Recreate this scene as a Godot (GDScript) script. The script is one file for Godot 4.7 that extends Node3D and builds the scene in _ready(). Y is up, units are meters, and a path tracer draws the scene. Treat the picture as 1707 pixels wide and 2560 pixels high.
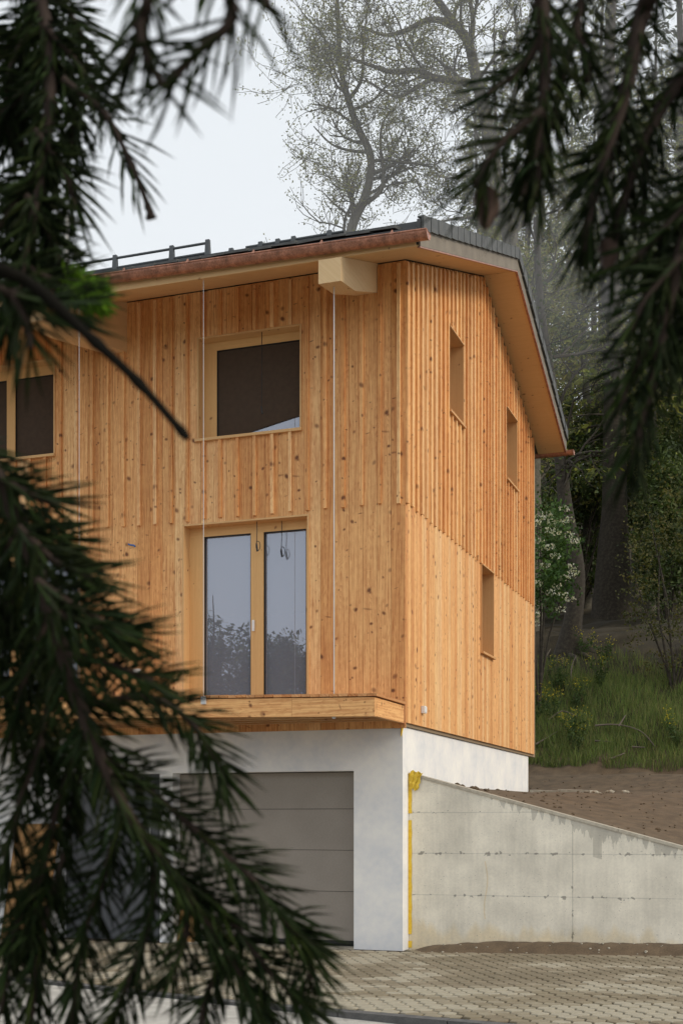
extends Node3D
# A timber-clad house on a white plinth beside a misty wooded bank, seen between spruce boughs.

# ---------------------------------------------------------------- mesh building
class MB:
	var v := PackedVector3Array()
	var n := PackedVector3Array()
	var t := PackedVector2Array()
	var c := PackedColorArray()
	var ix := PackedInt32Array()
	var col := Color(1, 1, 1)

	func vert(p: Vector3, nn: Vector3, uv := Vector2.ZERO) -> int:
		v.append(p); n.append(nn); t.append(uv); c.append(col)
		return v.size() - 1

	func tri(a: int, b: int, d: int) -> void:
		ix.append(a); ix.append(b); ix.append(d)

	func quad(a: Vector3, b: Vector3, cc: Vector3, d: Vector3, nrm: Vector3, ua := Vector2.ZERO, ub := Vector2.ZERO, uc := Vector2.ZERO, ud := Vector2.ZERO) -> void:
		var i := v.size()
		vert(a, nrm, ua); vert(b, nrm, ub); vert(cc, nrm, uc); vert(d, nrm, ud)
		if (cc - a).cross(b - a).dot(nrm) >= 0.0:
			tri(i, i + 1, i + 2); tri(i, i + 2, i + 3)
		else:
			tri(i, i + 2, i + 1); tri(i, i + 3, i + 2)

	# a block given by eight corners: 0..3 one end (in order round), 4..7 the other
	func block(p: Array, la := 1, off := Vector2.ZERO) -> void:
		var mid := Vector3.ZERO
		for q in p:
			mid += q
		mid /= 8.0
		for f in [[0, 1, 2, 3], [4, 5, 6, 7], [0, 1, 5, 4], [1, 2, 6, 5], [2, 3, 7, 6], [3, 0, 4, 7]]:
			var a: Vector3 = p[f[0]]
			var b: Vector3 = p[f[1]]
			var d: Vector3 = p[f[2]]
			var e: Vector3 = p[f[3]]
			var nn := (d - a).cross(e - b).normalized()
			if nn.dot((a + b + d + e) / 4.0 - mid) < 0.0:
				nn = -nn
			quad(a, b, d, e, nn, uvat(a, la, off), uvat(b, la, off), uvat(d, la, off), uvat(e, la, off))

	func uvat(p: Vector3, la: int, off: Vector2) -> Vector2:
		var o := 0.0
		for k in 3:
			if k != la:
				o += p[k]
		return off + Vector2(o / 1.28, p[la] / 6.2)

	func box(x0: float, x1: float, y0: float, y1: float, z0: float, z1: float, la := 1, off := Vector2.ZERO) -> void:
		block([Vector3(x0, y0, z0), Vector3(x1, y0, z0), Vector3(x1, y1, z0), Vector3(x0, y1, z0), Vector3(x0, y0, z1), Vector3(x1, y0, z1), Vector3(x1, y1, z1), Vector3(x0, y1, z1)], la, off)

	# a closed tube along points with one radius each
	func tube(p: Array, r: Array, sides := 6, cap := true) -> void:
		var first := v.size()
		var side := Vector3.UP
		for i in p.size():
			var d: Vector3 = (p[mini(i + 1, p.size() - 1)] - p[maxi(i - 1, 0)]).normalized()
			if i == 0:
				side = d.cross(Vector3.UP if absf(d.y) < 0.9 else Vector3.RIGHT).normalized()
			side = (side - d * side.dot(d)).normalized()
			var up := d.cross(side)
			for k in sides + 1:
				var a := TAU * k / sides
				var nn := side * cos(a) + up * sin(a)
				vert(p[i] + nn * r[i], nn, Vector2(float(k) / sides, 0.0 + (p[i] as Vector3).y * 0.5))
		var w := sides + 1
		for i in p.size() - 1:
			for k in sides:
				var a := first + i * w + k
				tri(a, a + w, a + 1); tri(a + 1, a + w, a + w + 1)
		if cap:
			for e in [0, p.size() - 1]:
				var d: Vector3 = (p[0] - p[1]).normalized() if e == 0 else (p[e] - p[e - 1]).normalized()
				var m := vert(p[e], d)
				for k in sides:
					var a := vert(v[first + e * w + k], d)
					var b := vert(v[first + e * w + k + 1], d)
					if e == 0:
						tri(m, a, b)
					else:
						tri(m, b, a)

	func leaf(p: Vector3, d: Vector3, s: Vector3, l: float, w: float) -> void:
		var nn := d.cross(s).normalized()
		var i := v.size()
		vert(p, nn); vert(p + d * l * 0.5 + s * w, nn); vert(p + d * l, nn); vert(p + d * l * 0.5 - s * w, nn)
		tri(i, i + 1, i + 2); tri(i, i + 2, i + 3)

	# turn every triangle so that its winding agrees with its normals
	func wind() -> void:
		var m := ix.size() / 3
		var bad := false
		for q in mini(m, 240):
			var k := (q * 7919) % m
			if (v[ix[k * 3 + 2]] - v[ix[k * 3]]).cross(v[ix[k * 3 + 1]] - v[ix[k * 3]]).dot(n[ix[k * 3]] + n[ix[k * 3 + 1]] + n[ix[k * 3 + 2]]) < 0.0:
				bad = true
				break
		if not bad:
			return
		for k in m:
			if (v[ix[k * 3 + 2]] - v[ix[k * 3]]).cross(v[ix[k * 3 + 1]] - v[ix[k * 3]]).dot(n[ix[k * 3]] + n[ix[k * 3 + 1]] + n[ix[k * 3 + 2]]) < 0.0:
				var s := ix[k * 3 + 1]
				ix[k * 3 + 1] = ix[k * 3 + 2]
				ix[k * 3 + 2] = s

	func mesh() -> ArrayMesh:
		wind()
		var a := []
		a.resize(Mesh.ARRAY_MAX)
		a[Mesh.ARRAY_VERTEX] = v
		a[Mesh.ARRAY_NORMAL] = n
		a[Mesh.ARRAY_TEX_UV] = t
		a[Mesh.ARRAY_COLOR] = c
		a[Mesh.ARRAY_INDEX] = ix
		var m := ArrayMesh.new()
		m.add_surface_from_arrays(Mesh.PRIMITIVE_TRIANGLES, a)
		return m

var rng := RandomNumberGenerator.new()
var M := {}

func rf(a: float, b: float) -> float:
	return rng.randf_range(a, b)

func rv() -> Vector3:
	return Vector3(rf(-1, 1), rf(-1, 1), rf(-1, 1)).normalized()

func lin(r: float, g: float, b: float) -> Color:
	return Color(r, g, b).linear_to_srgb()

func put(parent: Node, called: String, mb: MB, mat: Material) -> MeshInstance3D:
	var o := MeshInstance3D.new()
	o.name = called
	o.mesh = mb.mesh()
	o.material_override = mat
	parent.add_child(o, true)
	return o

func tag(o: Node, label: String, category: String, group := "") -> Node:
	o.set_meta("label", label)
	o.set_meta("category", category)
	if group != "":
		o.set_meta("group", group)
	return o

func thing(called: String, at: Vector3, label: String, category: String, group := "") -> Node3D:
	var o := Node3D.new()
	o.name = called
	o.position = at
	add_child(o, true)
	tag(o, label, category, group)
	return o

func structure(o: Node) -> Node:
	o.set_meta("kind", "structure")
	return o

func stuff(o: Node) -> Node:
	o.set_meta("kind", "stuff")
	return o

# ---------------------------------------------------------------- textures and materials
func noise_bytes(w: int, h: int, freq: float, oct: int, sd: int, sx := 1, sy := 1) -> PackedByteArray:
	var f := FastNoiseLite.new()
	f.seed = sd
	f.noise_type = FastNoiseLite.TYPE_SIMPLEX_SMOOTH
	f.frequency = freq
	f.fractal_octaves = oct
	var im := f.get_seamless_image(w / sx, h / sy)
	im.convert(Image.FORMAT_L8)
	if sx > 1 or sy > 1:
		im.resize(w, h, Image.INTERPOLATE_CUBIC)
	return im.get_data()

func tex_of(w: int, h: int, d: PackedByteArray) -> ImageTexture:
	var im := Image.create_from_data(w, h, false, Image.FORMAT_RGB8, d)
	im.generate_mipmaps()
	return ImageTexture.create_from_image(im)

# two noises mixed through three sRGB colours
func blotch_tex(w: int, fa: float, fb: float, share: float, ca: Color, cb: Color, cc: Color, sd: int) -> ImageTexture:
	var a := noise_bytes(w, w, fa, 4, sd)
	var b := noise_bytes(w, w, fb, 3, sd + 7)
	var d := PackedByteArray()
	d.resize(w * w * 3)
	for i in w * w:
		var q := (a[i] * (1.0 - share) + b[i] * share) / 255.0
		q = clampf((q - 0.5) * 1.5 + 0.5, 0.0, 1.0)
		var k := ca.lerp(cb, q * 2.0) if q < 0.5 else cb.lerp(cc, q * 2.0 - 1.0)
		d[i * 3] = int(k.r * 255.0); d[i * 3 + 1] = int(k.g * 255.0); d[i * 3 + 2] = int(k.b * 255.0)
	return tex_of(w, w, d)

func wood_tex(sd: int, knots: int, base: Color, dark: Color, contrast: float) -> ImageTexture:
	var w := 512
	var h := 1536
	var fine := noise_bytes(w, h, 0.09, 3, sd, 1, 24)
	var wide := noise_bytes(w, h, 0.018, 2, sd + 1, 1, 8)
	var spot := noise_bytes(w, h, 0.03, 3, sd + 2)
	var d := PackedByteArray()
	d.resize(w * h * 3)
	for y in h:
		for x in w:
			var i := y * w + x
			# growth rings: a slowly wandering ramp across the board
			var ring := fmod(x * 0.055 + wide[i] * 0.045 + 20.0, 1.0)
			ring = ring * ring
			var g := 0.25 * ring + 0.55 * fine[i] / 255.0 + 0.2 * spot[i] / 255.0
			g = clampf((g - 0.42) * contrast + 0.24, 0.0, 1.0)
			d[i * 3] = int(255.0 * lerpf(base.r, dark.r, g))
			d[i * 3 + 1] = int(255.0 * lerpf(base.g, dark.g, g))
			d[i * 3 + 2] = int(255.0 * lerpf(base.b, dark.b, g))
	var r := RandomNumberGenerator.new()
	r.seed = sd
	for k in knots:
		var cx := r.randi_range(0, w - 1)
		var cy := r.randi_range(0, h - 1)
		var ra := r.randf_range(1.6, 5.0) if r.randf() < 0.75 else r.randf_range(5.0, 10.0)
		var rb := ra * r.randf_range(0.7, 1.15) * 0.62
		if r.randf() < 0.12:
			rb = ra * 0.25
			ra *= 2.0
		var tilt := r.randf_range(-0.5, 0.5)
		var deep := r.randf_range(0.25, 0.8)
		for yy in range(int(-rb * 3) - 2, int(rb * 3) + 3):
			for xx in range(int(-ra * 2) - 2, int(ra * 2) + 3):
				var ex := xx / ra
				var ey := (yy + xx * tilt * 0.5) / rb
				var q := sqrt(ex * ex + ey * ey)
				var halo := clampf(1.0 - (q - 1.0) * 1.1, 0.0, 1.0) * 0.34
				var core := clampf((1.25 - q) * 3.0, 0.0, 1.0) * deep
				var i := (posmod(cy + yy, h) * w + posmod(cx + xx, w)) * 3
				var m := maxf(halo, core)
				d[i] = int(lerpf(d[i], 84.0 if q < 0.6 else 108.0, m))
				d[i + 1] = int(lerpf(d[i + 1], 50.0 if q < 0.6 else 66.0, m))
				d[i + 2] = int(lerpf(d[i + 2], 32.0 if q < 0.6 else 38.0, m))
	return tex_of(w, h, d)

func smat(color: Color, rough := 0.8, tex: Texture2D = null, scale := 1.0, tri := true) -> StandardMaterial3D:
	var m := StandardMaterial3D.new()
	m.albedo_color = color
	m.roughness = rough
	if tex:
		m.albedo_texture = tex
		if tri:
			m.uv1_triplanar = true
			m.uv1_world_triplanar = true
			m.uv1_scale = Vector3(scale, scale, scale)
	return m

func vmat(rough := 0.8, tex: Texture2D = null) -> StandardMaterial3D:
	var m := StandardMaterial3D.new()
	m.vertex_color_use_as_albedo = true
	m.roughness = rough
	if tex:
		m.albedo_texture = tex
	return m

func make_materials() -> void:
	M.wood = vmat(0.72, wood_tex(11, 150, Color(0.955, 0.79, 0.575), Color(0.76, 0.53, 0.34), 1.8))
	M.ply = vmat(0.7, wood_tex(42, 34, Color(0.875, 0.755, 0.585), Color(0.80, 0.66, 0.48), 0.8))
	M.plaster = smat(Color(1, 1, 1), 0.9, blotch_tex(512, 0.008, 0.05, 0.3, Color(0.855, 0.86, 0.87), Color(0.905, 0.90, 0.895), Color(0.945, 0.935, 0.915), 5), 0.35)
	M.soil = smat(Color(1, 1, 1), 1.0, blotch_tex(512, 0.012, 0.12, 0.5, Color(0.28, 0.235, 0.18), Color(0.37, 0.31, 0.24), Color(0.46, 0.39, 0.305), 21), 0.55)
	M.meadow = smat(Color(1, 1, 1), 1.0, blotch_tex(256, 0.02, 0.15, 0.5, Color(0.18, 0.21, 0.10), Color(0.25, 0.28, 0.14), Color(0.33, 0.34, 0.19), 23), 0.25)
	M.litter = smat(Color(1, 1, 1), 1.0, blotch_tex(512, 0.02, 0.15, 0.5, Color(0.13, 0.12, 0.075), Color(0.21, 0.18, 0.12), Color(0.30, 0.26, 0.18), 25), 0.25)
	M.asphalt = smat(Color(1, 1, 1), 0.95, blotch_tex(512, 0.01, 0.3, 0.55, Color(0.52, 0.505, 0.48), Color(0.66, 0.645, 0.615), Color(0.78, 0.765, 0.73), 31), 0.5)
	M.bedding = smat(Color(1, 1, 1), 1.0, blotch_tex(256, 0.03, 0.3, 0.6, Color(0.20, 0.165, 0.125), Color(0.28, 0.235, 0.18), Color(0.36, 0.31, 0.24), 33), 1.5)
	M.kerb = smat(Color(1, 1, 1), 0.9, blotch_tex(256, 0.02, 0.3, 0.6, Color(0.27, 0.265, 0.26), Color(0.34, 0.335, 0.33), Color(0.43, 0.42, 0.41), 35), 1.2)
	M.paver = vmat(0.95, blotch_tex(256, 0.03, 0.3, 0.55, Color(0.86, 0.86, 0.86), Color(0.95, 0.95, 0.95), Color(1, 1, 1), 37))
	M.paver.uv1_triplanar = true
	M.paver.uv1_world_triplanar = true
	M.tile = smat(Color(1, 1, 1), 0.6, blotch_tex(256, 0.02, 0.2, 0.5, Color(0.235, 0.24, 0.24), Color(0.30, 0.305, 0.30), Color(0.36, 0.36, 0.35), 39), 1.2)
	M.dark_metal = smat(lin(0.045, 0.047, 0.05), 0.5)
	M.rail = smat(lin(0.075, 0.083, 0.09), 0.55)
	M.fascia = smat(Color(1, 1, 1), 0.7, blotch_tex(256, 0.015, 0.15, 0.4, Color(0.44, 0.40, 0.35), Color(0.49, 0.45, 0.395), Color(0.53, 0.49, 0.43), 43), 0.8)
	M.copper = smat(Color(1, 1, 1), 0.38, blotch_tex(512, 0.012, 0.06, 0.45, Color(0.38, 0.265, 0.21), Color(0.64, 0.43, 0.34), Color(0.80, 0.57, 0.47), 45), 1.6)
	M.copper.metallic = 0.12
	M.steel = smat(lin(0.56, 0.56, 0.56), 0.45)
	M.steel.metallic = 0.3
	M.white_plastic = smat(lin(0.8, 0.8, 0.79), 0.5)
	M.garage = smat(Color(1, 1, 1), 0.55, blotch_tex(256, 0.01, 0.2, 0.5, Color(0.56, 0.525, 0.485), Color(0.58, 0.545, 0.505), Color(0.60, 0.565, 0.525), 47), 0.6)
	M.rubber = smat(lin(0.012, 0.012, 0.013), 0.6)
	M.interior = smat(lin(0.26, 0.19, 0.12), 0.9)
	M.pane_cover = smat(Color(1, 1, 1), 0.95, blotch_tex(256, 0.02, 0.35, 0.7, Color(0.25, 0.20, 0.16), Color(0.285, 0.23, 0.185), Color(0.32, 0.26, 0.21), 49), 2.0)  # dark brown of the sheets added over the upper panes
	M.cable = smat(lin(0.012, 0.012, 0.013), 0.5)
	M.blue = smat(lin(0.03, 0.14, 0.42), 0.5)
	M.tape = smat(Color(1, 1, 1), 0.45, blotch_tex(256, 0.03, 0.2, 0.5, Color(0.86, 0.68, 0.16), Color(0.93, 0.78, 0.22), Color(0.96, 0.85, 0.36), 51), 2.0)
	M.osb = smat(Color(1, 1, 1), 0.85, blotch_tex(256, 0.05, 0.16, 0.5, Color(0.50, 0.36, 0.21), Color(0.68, 0.51, 0.32), Color(0.80, 0.64, 0.43), 53), 1.5)
	M.dark_door = smat(lin(0.10, 0.105, 0.115), 0.5)
	M.stone = smat(Color(1, 1, 1), 0.95, blotch_tex(256, 0.03, 0.25, 0.5, Color(0.56, 0.53, 0.47), Color(0.66, 0.63, 0.57), Color(0.75, 0.73, 0.67), 55), 1.5)
	M.bark = smat(Color(1, 1, 1), 1.0, blotch_tex(256, 0.03, 0.15, 0.5, Color(0.17, 0.15, 0.125), Color(0.26, 0.235, 0.20), Color(0.37, 0.34, 0.295), 57), 1.2)
	M.oak_bark = smat(Color(1, 1, 1), 1.0, blotch_tex(256, 0.03, 0.15, 0.5, Color(0.29, 0.275, 0.24), Color(0.40, 0.38, 0.335), Color(0.52, 0.50, 0.44), 58), 1.2)
	M.twig = smat(lin(0.030, 0.017, 0.011), 0.9)
	M.dead_twig = smat(lin(0.012, 0.011, 0.009), 1.0)
	M.dead_twig.metallic_specular = 0.1
	M.dead = smat(lin(0.16, 0.13, 0.10), 0.9)
	M.leaf = vmat(0.75)
	M.leaf.backlight_enabled = true
	M.leaf.backlight = lin(0.6, 0.62, 0.3)
	M.leaf.cull_mode = BaseMaterial3D.CULL_DISABLED
	M.foliage = vmat(0.8)
	M.foliage.cull_mode = BaseMaterial3D.CULL_DISABLED
	M.needle = vmat(0.8)
	M.needle.metallic_specular = 0.2
	M.needle.cull_mode = BaseMaterial3D.CULL_DISABLED
	var g := StandardMaterial3D.new()
	g.transparency = BaseMaterial3D.TRANSPARENCY_ALPHA
	g.albedo_color = Color(0.84, 0.87, 0.94, 0.012)
	g.roughness = 0.0
	g.metallic_specular = 1.0
	g.metallic = 0.46
	M.glass = g
	M.concrete = smat(Color(1, 1, 1), 0.92, concrete_tex(), 1.0, false)

# cast concrete, 4 m by 2.4 m: formwork joints, wet runs below the sloping top, soil splash at the foot
func concrete_tex() -> ImageTexture:
	var w := 1024
	var h := 614
	var a := noise_bytes(w, h, 0.006, 4, 61)
	var b := noise_bytes(w, h, 0.09, 3, 63)
	var drip := noise_bytes(w, 8, 0.035, 4, 65)
	var streak := noise_bytes(w, h, 0.05, 3, 67, 1, 16)
	var bl := noise_bytes(w, h, 0.035, 3, 69)
	var foot := noise_bytes(w, 8, 0.012, 3, 71)
	var d := PackedByteArray()
	d.resize(w * h * 3)
	var ppm := 256.0
	for y in h:
		var hy := (h - y) / ppm            # metres above the wall foot
		for x in w:
			var i := y * w + x
			var wx := x / ppm                # metres from the house
			var k := 0.915 + (a[i] - 128) / 255.0 * 0.15 + (b[i] - 128) / 255.0 * 0.06 + (streak[i] - 128) / 255.0 * 0.05
			var warm := 0.0
			# wet, darker concrete with a ragged lower edge that hangs down in runs
			var top := 2.18 - 0.272 * wx
			if wx > 0.95:
				var reach := maxf(0.0, (drip[x] - 70) / 255.0) * 0.32 + 0.02
				if wx > 2.26 and wx < 2.36:
					reach = 0.40
				elif wx > 2.15 and wx < 2.5:
					reach += 0.08
				reach *= clampf((wx - 0.9) * 2.0, 0.2, 1.0)
				if top - hy < reach:
					k *= 0.86
			# joints of the formwork, with bled black spots
			for jy in [1.69, 1.19, 0.68]:
				var q := absf(hy - jy - 0.003 * wx)
				if q < 0.005:
					k *= 0.90
				if q < 0.03 and bl[i] > 160 + q * 1500.0 and (jy < 1.5 or b[i] > 150):
					k *= 0.72
			var qx := absf(wx - 2.02)
			if qx < 0.006 and hy < 1.55:
				k *= 0.86
			if qx < 0.022 and bl[i] > 150 + qx * 2500.0 and hy < 0.95:
				k *= 0.72
			if b[i] > 196 and bl[i] > 150:
				k *= 0.86
			# soil splashed up from the ground
			var fy := 0.17 + foot[x] / 255.0 * 0.28
			if hy < fy:
				warm = 0.5 * clampf((fy - hy) * 9.0, 0.0, 1.0) * (0.4 + 0.6 * a[i] / 255.0)
			if absf(wx - 0.97 - 0.02 * sin(hy * 9.0)) < 0.008 and hy < 1.1 and hy > 0.4:
				warm = 0.4
			d[i * 3] = clampi(int(255.0 * k * lerpf(1.0, 0.93, warm)), 0, 255)
			d[i * 3 + 1] = clampi(int(255.0 * k * 0.968 * lerpf(1.0, 0.84, warm)), 0, 255)
			d[i * 3 + 2] = clampi(int(255.0 * k * 0.895 * lerpf(1.0, 0.66, warm)), 0, 255)
	return tex_of(w, h, d)

const SPRUCE_LEFT := [
	["stem", 1.0, [Vector3(3.967, 2.199, 14.403), Vector3(4.156, 2.016, 14.452), Vector3(4.195, 1.979, 14.438), Vector3(4.212, 1.930, 14.446), Vector3(4.217, 1.879, 14.459), Vector3(4.217, 1.832, 14.473), Vector3(4.211, 1.803, 14.475)]],
	["twig", 1.0, [Vector3(4.210, 1.947, 14.447), Vector3(4.224, 1.930, 14.442), Vector3(4.232, 1.915, 14.439)]],
	["bare", 0.35, [Vector3(4.225, 1.916, 14.456), Vector3(4.241, 1.902, 14.450), Vector3(4.250, 1.885, 14.447), Vector3(4.257, 1.868, 14.445), Vector3(4.260, 1.857, 14.443)]],
	["twig", 1.0, [Vector3(4.214, 1.894, 14.460), Vector3(4.226, 1.875, 14.456), Vector3(4.230, 1.860, 14.454)]],
	["twig", 1.0, [Vector3(4.214, 1.863, 14.467), Vector3(4.225, 1.843, 14.463), Vector3(4.230, 1.826, 14.461)]],
	["twig", 1.0, [Vector3(4.199, 1.932, 14.436), Vector3(4.184, 1.916, 14.442), Vector3(4.169, 1.903, 14.447)]],
	["twig", 1.0, [Vector3(4.212, 1.875, 14.461), Vector3(4.202, 1.857, 14.464), Vector3(4.193, 1.846, 14.467)]],
	["twig", 1.0, [Vector3(4.189, 1.980, 14.425), Vector3(4.204, 1.972, 14.420), Vector3(4.214, 1.954, 14.417)]],
	["twig", 1.0, [Vector3(4.182, 1.962, 14.399), Vector3(4.172, 1.947, 14.403), Vector3(4.166, 1.924, 14.405)]],
	["twig", 0.8, [Vector3(4.215, 1.832, 14.474), Vector3(4.227, 1.825, 14.470), Vector3(4.240, 1.822, 14.465)]],
	["twig", 1.0, [Vector3(4.208, 1.938, 14.440), Vector3(4.218, 1.918, 14.437), Vector3(4.217, 1.897, 14.437)]],
	["twig", 1.0, [Vector3(4.193, 1.960, 14.431), Vector3(4.184, 1.938, 14.435), Vector3(4.183, 1.914, 14.435)]],
	["twig", 1.0, [Vector3(4.217, 1.883, 14.459), Vector3(4.211, 1.866, 14.461), Vector3(4.216, 1.849, 14.459)]],
	["twig", 1.0, [Vector3(4.193, 1.976, 14.424), Vector3(4.182, 1.958, 14.428), Vector3(4.172, 1.946, 14.431)]],
	["twig", 1.0, [Vector3(4.211, 1.846, 14.461), Vector3(4.204, 1.831, 14.464), Vector3(4.198, 1.820, 14.466)]],
	["twig", 1.0, [Vector3(4.180, 1.993, 14.414), Vector3(4.187, 1.968, 14.412), Vector3(4.180, 1.944, 14.414)]],
	["twig", 1.0, [Vector3(4.172, 1.968, 14.424), Vector3(4.183, 1.948, 14.420), Vector3(4.197, 1.940, 14.416)]],
	["twig", 1.0, [Vector3(4.172, 1.926, 14.431), Vector3(4.185, 1.910, 14.427), Vector3(4.199, 1.900, 14.422)]],
	["twig", 1.0, [Vector3(4.179, 1.889, 14.444), Vector3(4.191, 1.875, 14.439), Vector3(4.204, 1.870, 14.435)]],
	["twig", 1.0, [Vector3(4.187, 1.856, 14.455), Vector3(4.201, 1.848, 14.450), Vector3(4.214, 1.844, 14.446)]],
	["stem2", 0.45, [Vector3(4.113, 2.080, 14.496), Vector3(4.324, 1.872, 14.601), Vector3(4.355, 1.823, 14.626), Vector3(4.355, 1.814, 14.626), Vector3(4.353, 1.807, 14.627), Vector3(4.348, 1.798, 14.629)]],
	["twig", 0.3, [Vector3(4.354, 1.812, 14.627), Vector3(4.357, 1.802, 14.626), Vector3(4.360, 1.796, 14.624)]],
	["stem2", 0.4, [Vector3(4.306, 1.904, 14.572), Vector3(4.372, 1.829, 14.620), Vector3(4.377, 1.818, 14.618), Vector3(4.377, 1.812, 14.619), Vector3(4.369, 1.805, 14.621), Vector3(4.361, 1.796, 14.624)]],
	["twig", 0.3, [Vector3(4.387, 1.818, 14.629), Vector3(4.391, 1.811, 14.628), Vector3(4.392, 1.808, 14.628)]],
	["dead", 0, [Vector3(4.062, 1.931, 14.442), Vector3(4.258, 1.790, 14.574), Vector3(4.288, 1.772, 14.578), Vector3(4.306, 1.755, 14.572), Vector3(4.321, 1.740, 14.566), Vector3(4.336, 1.722, 14.561)]],
	["twig", 0.8, [Vector3(4.264, 1.779, 14.572), Vector3(4.280, 1.772, 14.566), Vector3(4.292, 1.770, 14.562)]],
	["twig", 0.6, [Vector3(4.275, 1.775, 14.568), Vector3(4.280, 1.762, 14.566), Vector3(4.281, 1.756, 14.566)]],
	["stem", 1.0, [Vector3(3.945, 1.967, 14.411), Vector3(4.187, 1.771, 14.506), Vector3(4.213, 1.745, 14.496), Vector3(4.227, 1.719, 14.492), Vector3(4.238, 1.684, 14.487), Vector3(4.251, 1.642, 14.483), Vector3(4.266, 1.606, 14.478), Vector3(4.278, 1.579, 14.459), Vector3(4.297, 1.544, 14.445), Vector3(4.314, 1.510, 14.439)]],
	["twig", 0.9, [Vector3(4.222, 1.736, 14.500), Vector3(4.234, 1.729, 14.496), Vector3(4.245, 1.724, 14.492)]],
	["twig", 0.9, [Vector3(4.234, 1.714, 14.503), Vector3(4.249, 1.700, 14.498), Vector3(4.262, 1.694, 14.493)]],
	["twig", 1.0, [Vector3(4.245, 1.692, 14.507), Vector3(4.259, 1.682, 14.502), Vector3(4.273, 1.674, 14.497)]],
	["twig", 1.0, [Vector3(4.249, 1.681, 14.505), Vector3(4.267, 1.674, 14.499), Vector3(4.281, 1.670, 14.494)]],
	["twig", 1.0, [Vector3(4.252, 1.665, 14.497), Vector3(4.269, 1.660, 14.491), Vector3(4.284, 1.654, 14.486)]],
	["twig", 1.0, [Vector3(4.219, 1.720, 14.480), Vector3(4.209, 1.699, 14.483), Vector3(4.205, 1.677, 14.485)]],
	["twig", 1.0, [Vector3(4.227, 1.684, 14.470), Vector3(4.217, 1.658, 14.473), Vector3(4.211, 1.633, 14.475)]],
	["twig", 1.0, [Vector3(4.218, 1.711, 14.473), Vector3(4.210, 1.684, 14.476), Vector3(4.206, 1.658, 14.477)]],
	["twig", 1.0, [Vector3(4.193, 1.718, 14.467), Vector3(4.207, 1.697, 14.462), Vector3(4.216, 1.675, 14.459)]],
	["twig", 1.0, [Vector3(4.189, 1.691, 14.462), Vector3(4.207, 1.672, 14.455), Vector3(4.221, 1.653, 14.450)]],
	["twig", 1.0, [Vector3(4.185, 1.661, 14.456), Vector3(4.203, 1.646, 14.449), Vector3(4.214, 1.623, 14.446)]],
	["twig", 1.0, [Vector3(4.221, 1.677, 14.457), Vector3(4.219, 1.653, 14.458), Vector3(4.214, 1.623, 14.460)]],
	["twig", 1.0, [Vector3(4.223, 1.644, 14.442), Vector3(4.224, 1.620, 14.442), Vector3(4.219, 1.597, 14.444)]],
	["twig", 1.0, [Vector3(4.200, 1.742, 14.465), Vector3(4.211, 1.725, 14.461), Vector3(4.228, 1.718, 14.455)]],
	["twig", 1.0, [Vector3(4.214, 1.714, 14.467), Vector3(4.225, 1.701, 14.463), Vector3(4.230, 1.685, 14.461)]],
	["twig", 1.0, [Vector3(4.248, 1.646, 14.477), Vector3(4.271, 1.650, 14.469), Vector3(4.287, 1.641, 14.463), Vector3(4.297, 1.625, 14.459), Vector3(4.302, 1.613, 14.458)]],
	["twig", 1.0, [Vector3(4.252, 1.626, 14.468), Vector3(4.273, 1.609, 14.461), Vector3(4.291, 1.592, 14.454), Vector3(4.308, 1.577, 14.448), Vector3(4.321, 1.559, 14.443), Vector3(4.333, 1.547, 14.439)]],
	["twig", 0.7, [Vector3(4.317, 1.561, 14.438), Vector3(4.328, 1.546, 14.434), Vector3(4.329, 1.530, 14.434)]],
	["twig", 1.0, [Vector3(4.275, 1.579, 14.453), Vector3(4.292, 1.566, 14.447), Vector3(4.310, 1.541, 14.440), Vector3(4.329, 1.519, 14.433)]],
	["twig", 1.0, [Vector3(4.235, 1.641, 14.452), Vector3(4.223, 1.606, 14.457), Vector3(4.217, 1.578, 14.459), Vector3(4.211, 1.547, 14.461)]],
	["twig", 1.0, [Vector3(4.249, 1.606, 14.447), Vector3(4.242, 1.578, 14.450), Vector3(4.233, 1.550, 14.453), Vector3(4.228, 1.511, 14.455)]],
	["twig", 1.0, [Vector3(4.263, 1.590, 14.450), Vector3(4.264, 1.564, 14.449), Vector3(4.256, 1.536, 14.452), Vector3(4.245, 1.509, 14.456)]],
	["twig", 1.0, [Vector3(4.221, 1.634, 14.465), Vector3(4.211, 1.606, 14.468), Vector3(4.204, 1.575, 14.471)]],
	["twig", 1.0, [Vector3(4.216, 1.578, 14.459), Vector3(4.205, 1.550, 14.463), Vector3(4.200, 1.517, 14.465)]],
	["twig", 1.0, [Vector3(4.226, 1.586, 14.456), Vector3(4.216, 1.550, 14.459), Vector3(4.212, 1.508, 14.461)]],
	["twig", 1.0, [Vector3(4.294, 1.544, 14.439), Vector3(4.285, 1.525, 14.442), Vector3(4.283, 1.507, 14.442)]],
	["twig", 0.9, [Vector3(4.281, 1.570, 14.450), Vector3(4.280, 1.550, 14.451), Vector3(4.273, 1.532, 14.453)]],
]
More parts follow.
